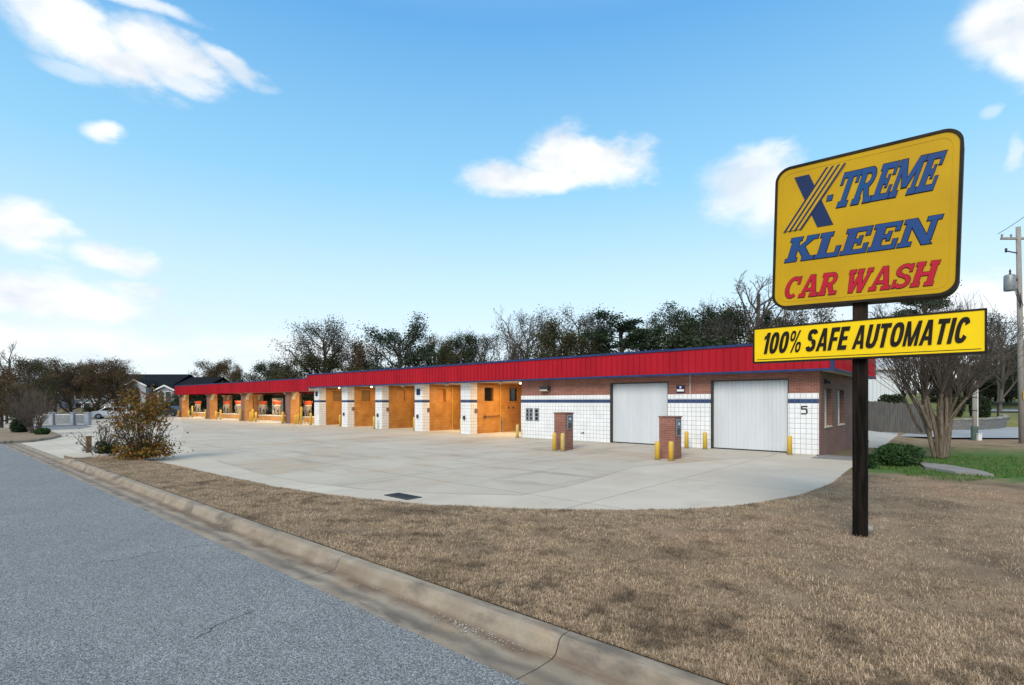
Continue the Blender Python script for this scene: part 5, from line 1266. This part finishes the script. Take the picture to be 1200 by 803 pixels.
bush(1049, 17.4, .05, .80, .62, 7000, .085, M['leaf_green'], 'wide low green shrub between the sign post and the multi-stemmed tree', 21, lump=10)
bush(1024, 16.4, .05, .28, .42, 1800, .07, M['leaf_green'], 'small round green shrub right beside the black sign post', 22, lump=3)
bush(22, 34, .12, .75, 1.0, 4200, .12, M['leaf_pine'], 'rounded dark green shrub on the planter island', 23)
bush(49, 31.5, .12, .42, .36, 2000, .09, M['leaf_green'], 'low bright green clump at the front of the planter island', 24)
bush(1046, 34.5, .25, 1.0, 1.1, 4500, .14, M['leaf_dark'], 'dark domed clipped shrub rising over the grey fence', 25).location.z = 1.45
bush(1147, 43, .75, .75, 1.9, 5200, .14, M['leaf_dark'], 'tall dark clipped shrub behind the stone wall', 26)
bush(1122, 43.5, .75, .8, 1.7, 4200, .14, M['leaf_dark'], 'dark clipped shrub behind the multi-stemmed tree', 27)
bush(128, 20.3, .1, .42, .42, 2200, .07, M['leaf_dark'], 'low dark green clump at the foot of the bare grey shrub', 28)

# large shrub with rusty leaves at the tip of the lawn, and its bare grey neighbour
def stem_shrub(px, Y, z, h, spread, n, lab, seed, leafy, name, base_leaf=None):
    rs = np.random.RandomState(seed); st_, tips, lo = [], [], []
    for k in range(n):
        a = rs.rand()*2*PI; s = rs.rand()**.6; L = h*rs.uniform(.55,1.0)*(1.08 - .25*s)
        p0 = np.array([math.cos(a)*.28*s, math.sin(a)*.28*s, -.02]); i0 = len(st_)
        e, d = rod(st_, p0, unit([math.cos(a)*spread*s, math.sin(a)*spread*s, 1]), L, 5, .016, .006, rs, .08, .02); main = st_[i0:]
        tips.append((e, d, L, s))
        for _k in range(6):
            sg = main[rs.randint(1,5)]; f = rs.rand(); q = np.array(sg[:3])*(1-f)+np.array(sg[3:6])*f
            e2, d2 = rod(st_, q, unit(d + rs.normal(size=3)*.6), L*rs.uniform(.12,.25), 2, .007, .004, rs, .15); tips.append((e2, d2, L, s)); lo.append((q, d))
    t = cam_thing(name, lab, 'shrub', px, Y, z); link('stem', segs_mesh('stem', st_, M['bark_dark'] if leafy else M['bark'], 4), t)
    if leafy:
        R_, G_, E_ = [], [], []
        for p, d, L, s in tips:
            for _ in range(24):
                q = p + rs.normal(size=3)*.13 - d*rs.rand()*.25
                dense = rs.rand()
                if p[2] > h*.45 and s < .62 and dense < .9: (R_ if rs.rand() < .5 else G_).append(q)
                elif dense < .09: E_.append(q)
        for p, d in lo:
            for _ in range(12):
                q = np.array([rs.normal()*.40, rs.normal()*.42, abs(rs.normal())*.32+.05]); (R_ if rs.rand() < .35 else G_ if rs.rand() < .5 else E_).append(q)
        link('foliage', leaves_mesh('foliage', np.array(R_), .092, M['leaf_rust'], rs), t, 'rusty orange leaves'); link('foliage', leaves_mesh('foliage', np.array(G_), .092, M['leaf_yellow'], rs), t, 'yellow-green leaves'); link('foliage', leaves_mesh('foliage', np.array(E_), .075, M['leaf_brown'], rs), t, 'withered brown leaves')
    else:
        E_ = [p + rs.normal(size=3)*.05 for p, d, L, s in tips for _ in range(2)]; link('foliage', leaves_mesh('foliage', np.array(E_), .06, M['leaf_brown'], rs), t)
    return t
stem_shrub(169, 18.8, .09, 2.5, .60, 48, 'large shrub with rusty and yellow-green leaves at the tip of the lawn', 31, True, 'autumn_shrub')
stem_shrub(119, 20.6, .09, 1.45, .9, 34, 'nearly bare grey shrub beside the brown timber post', 32, False, 'bare_shrub')
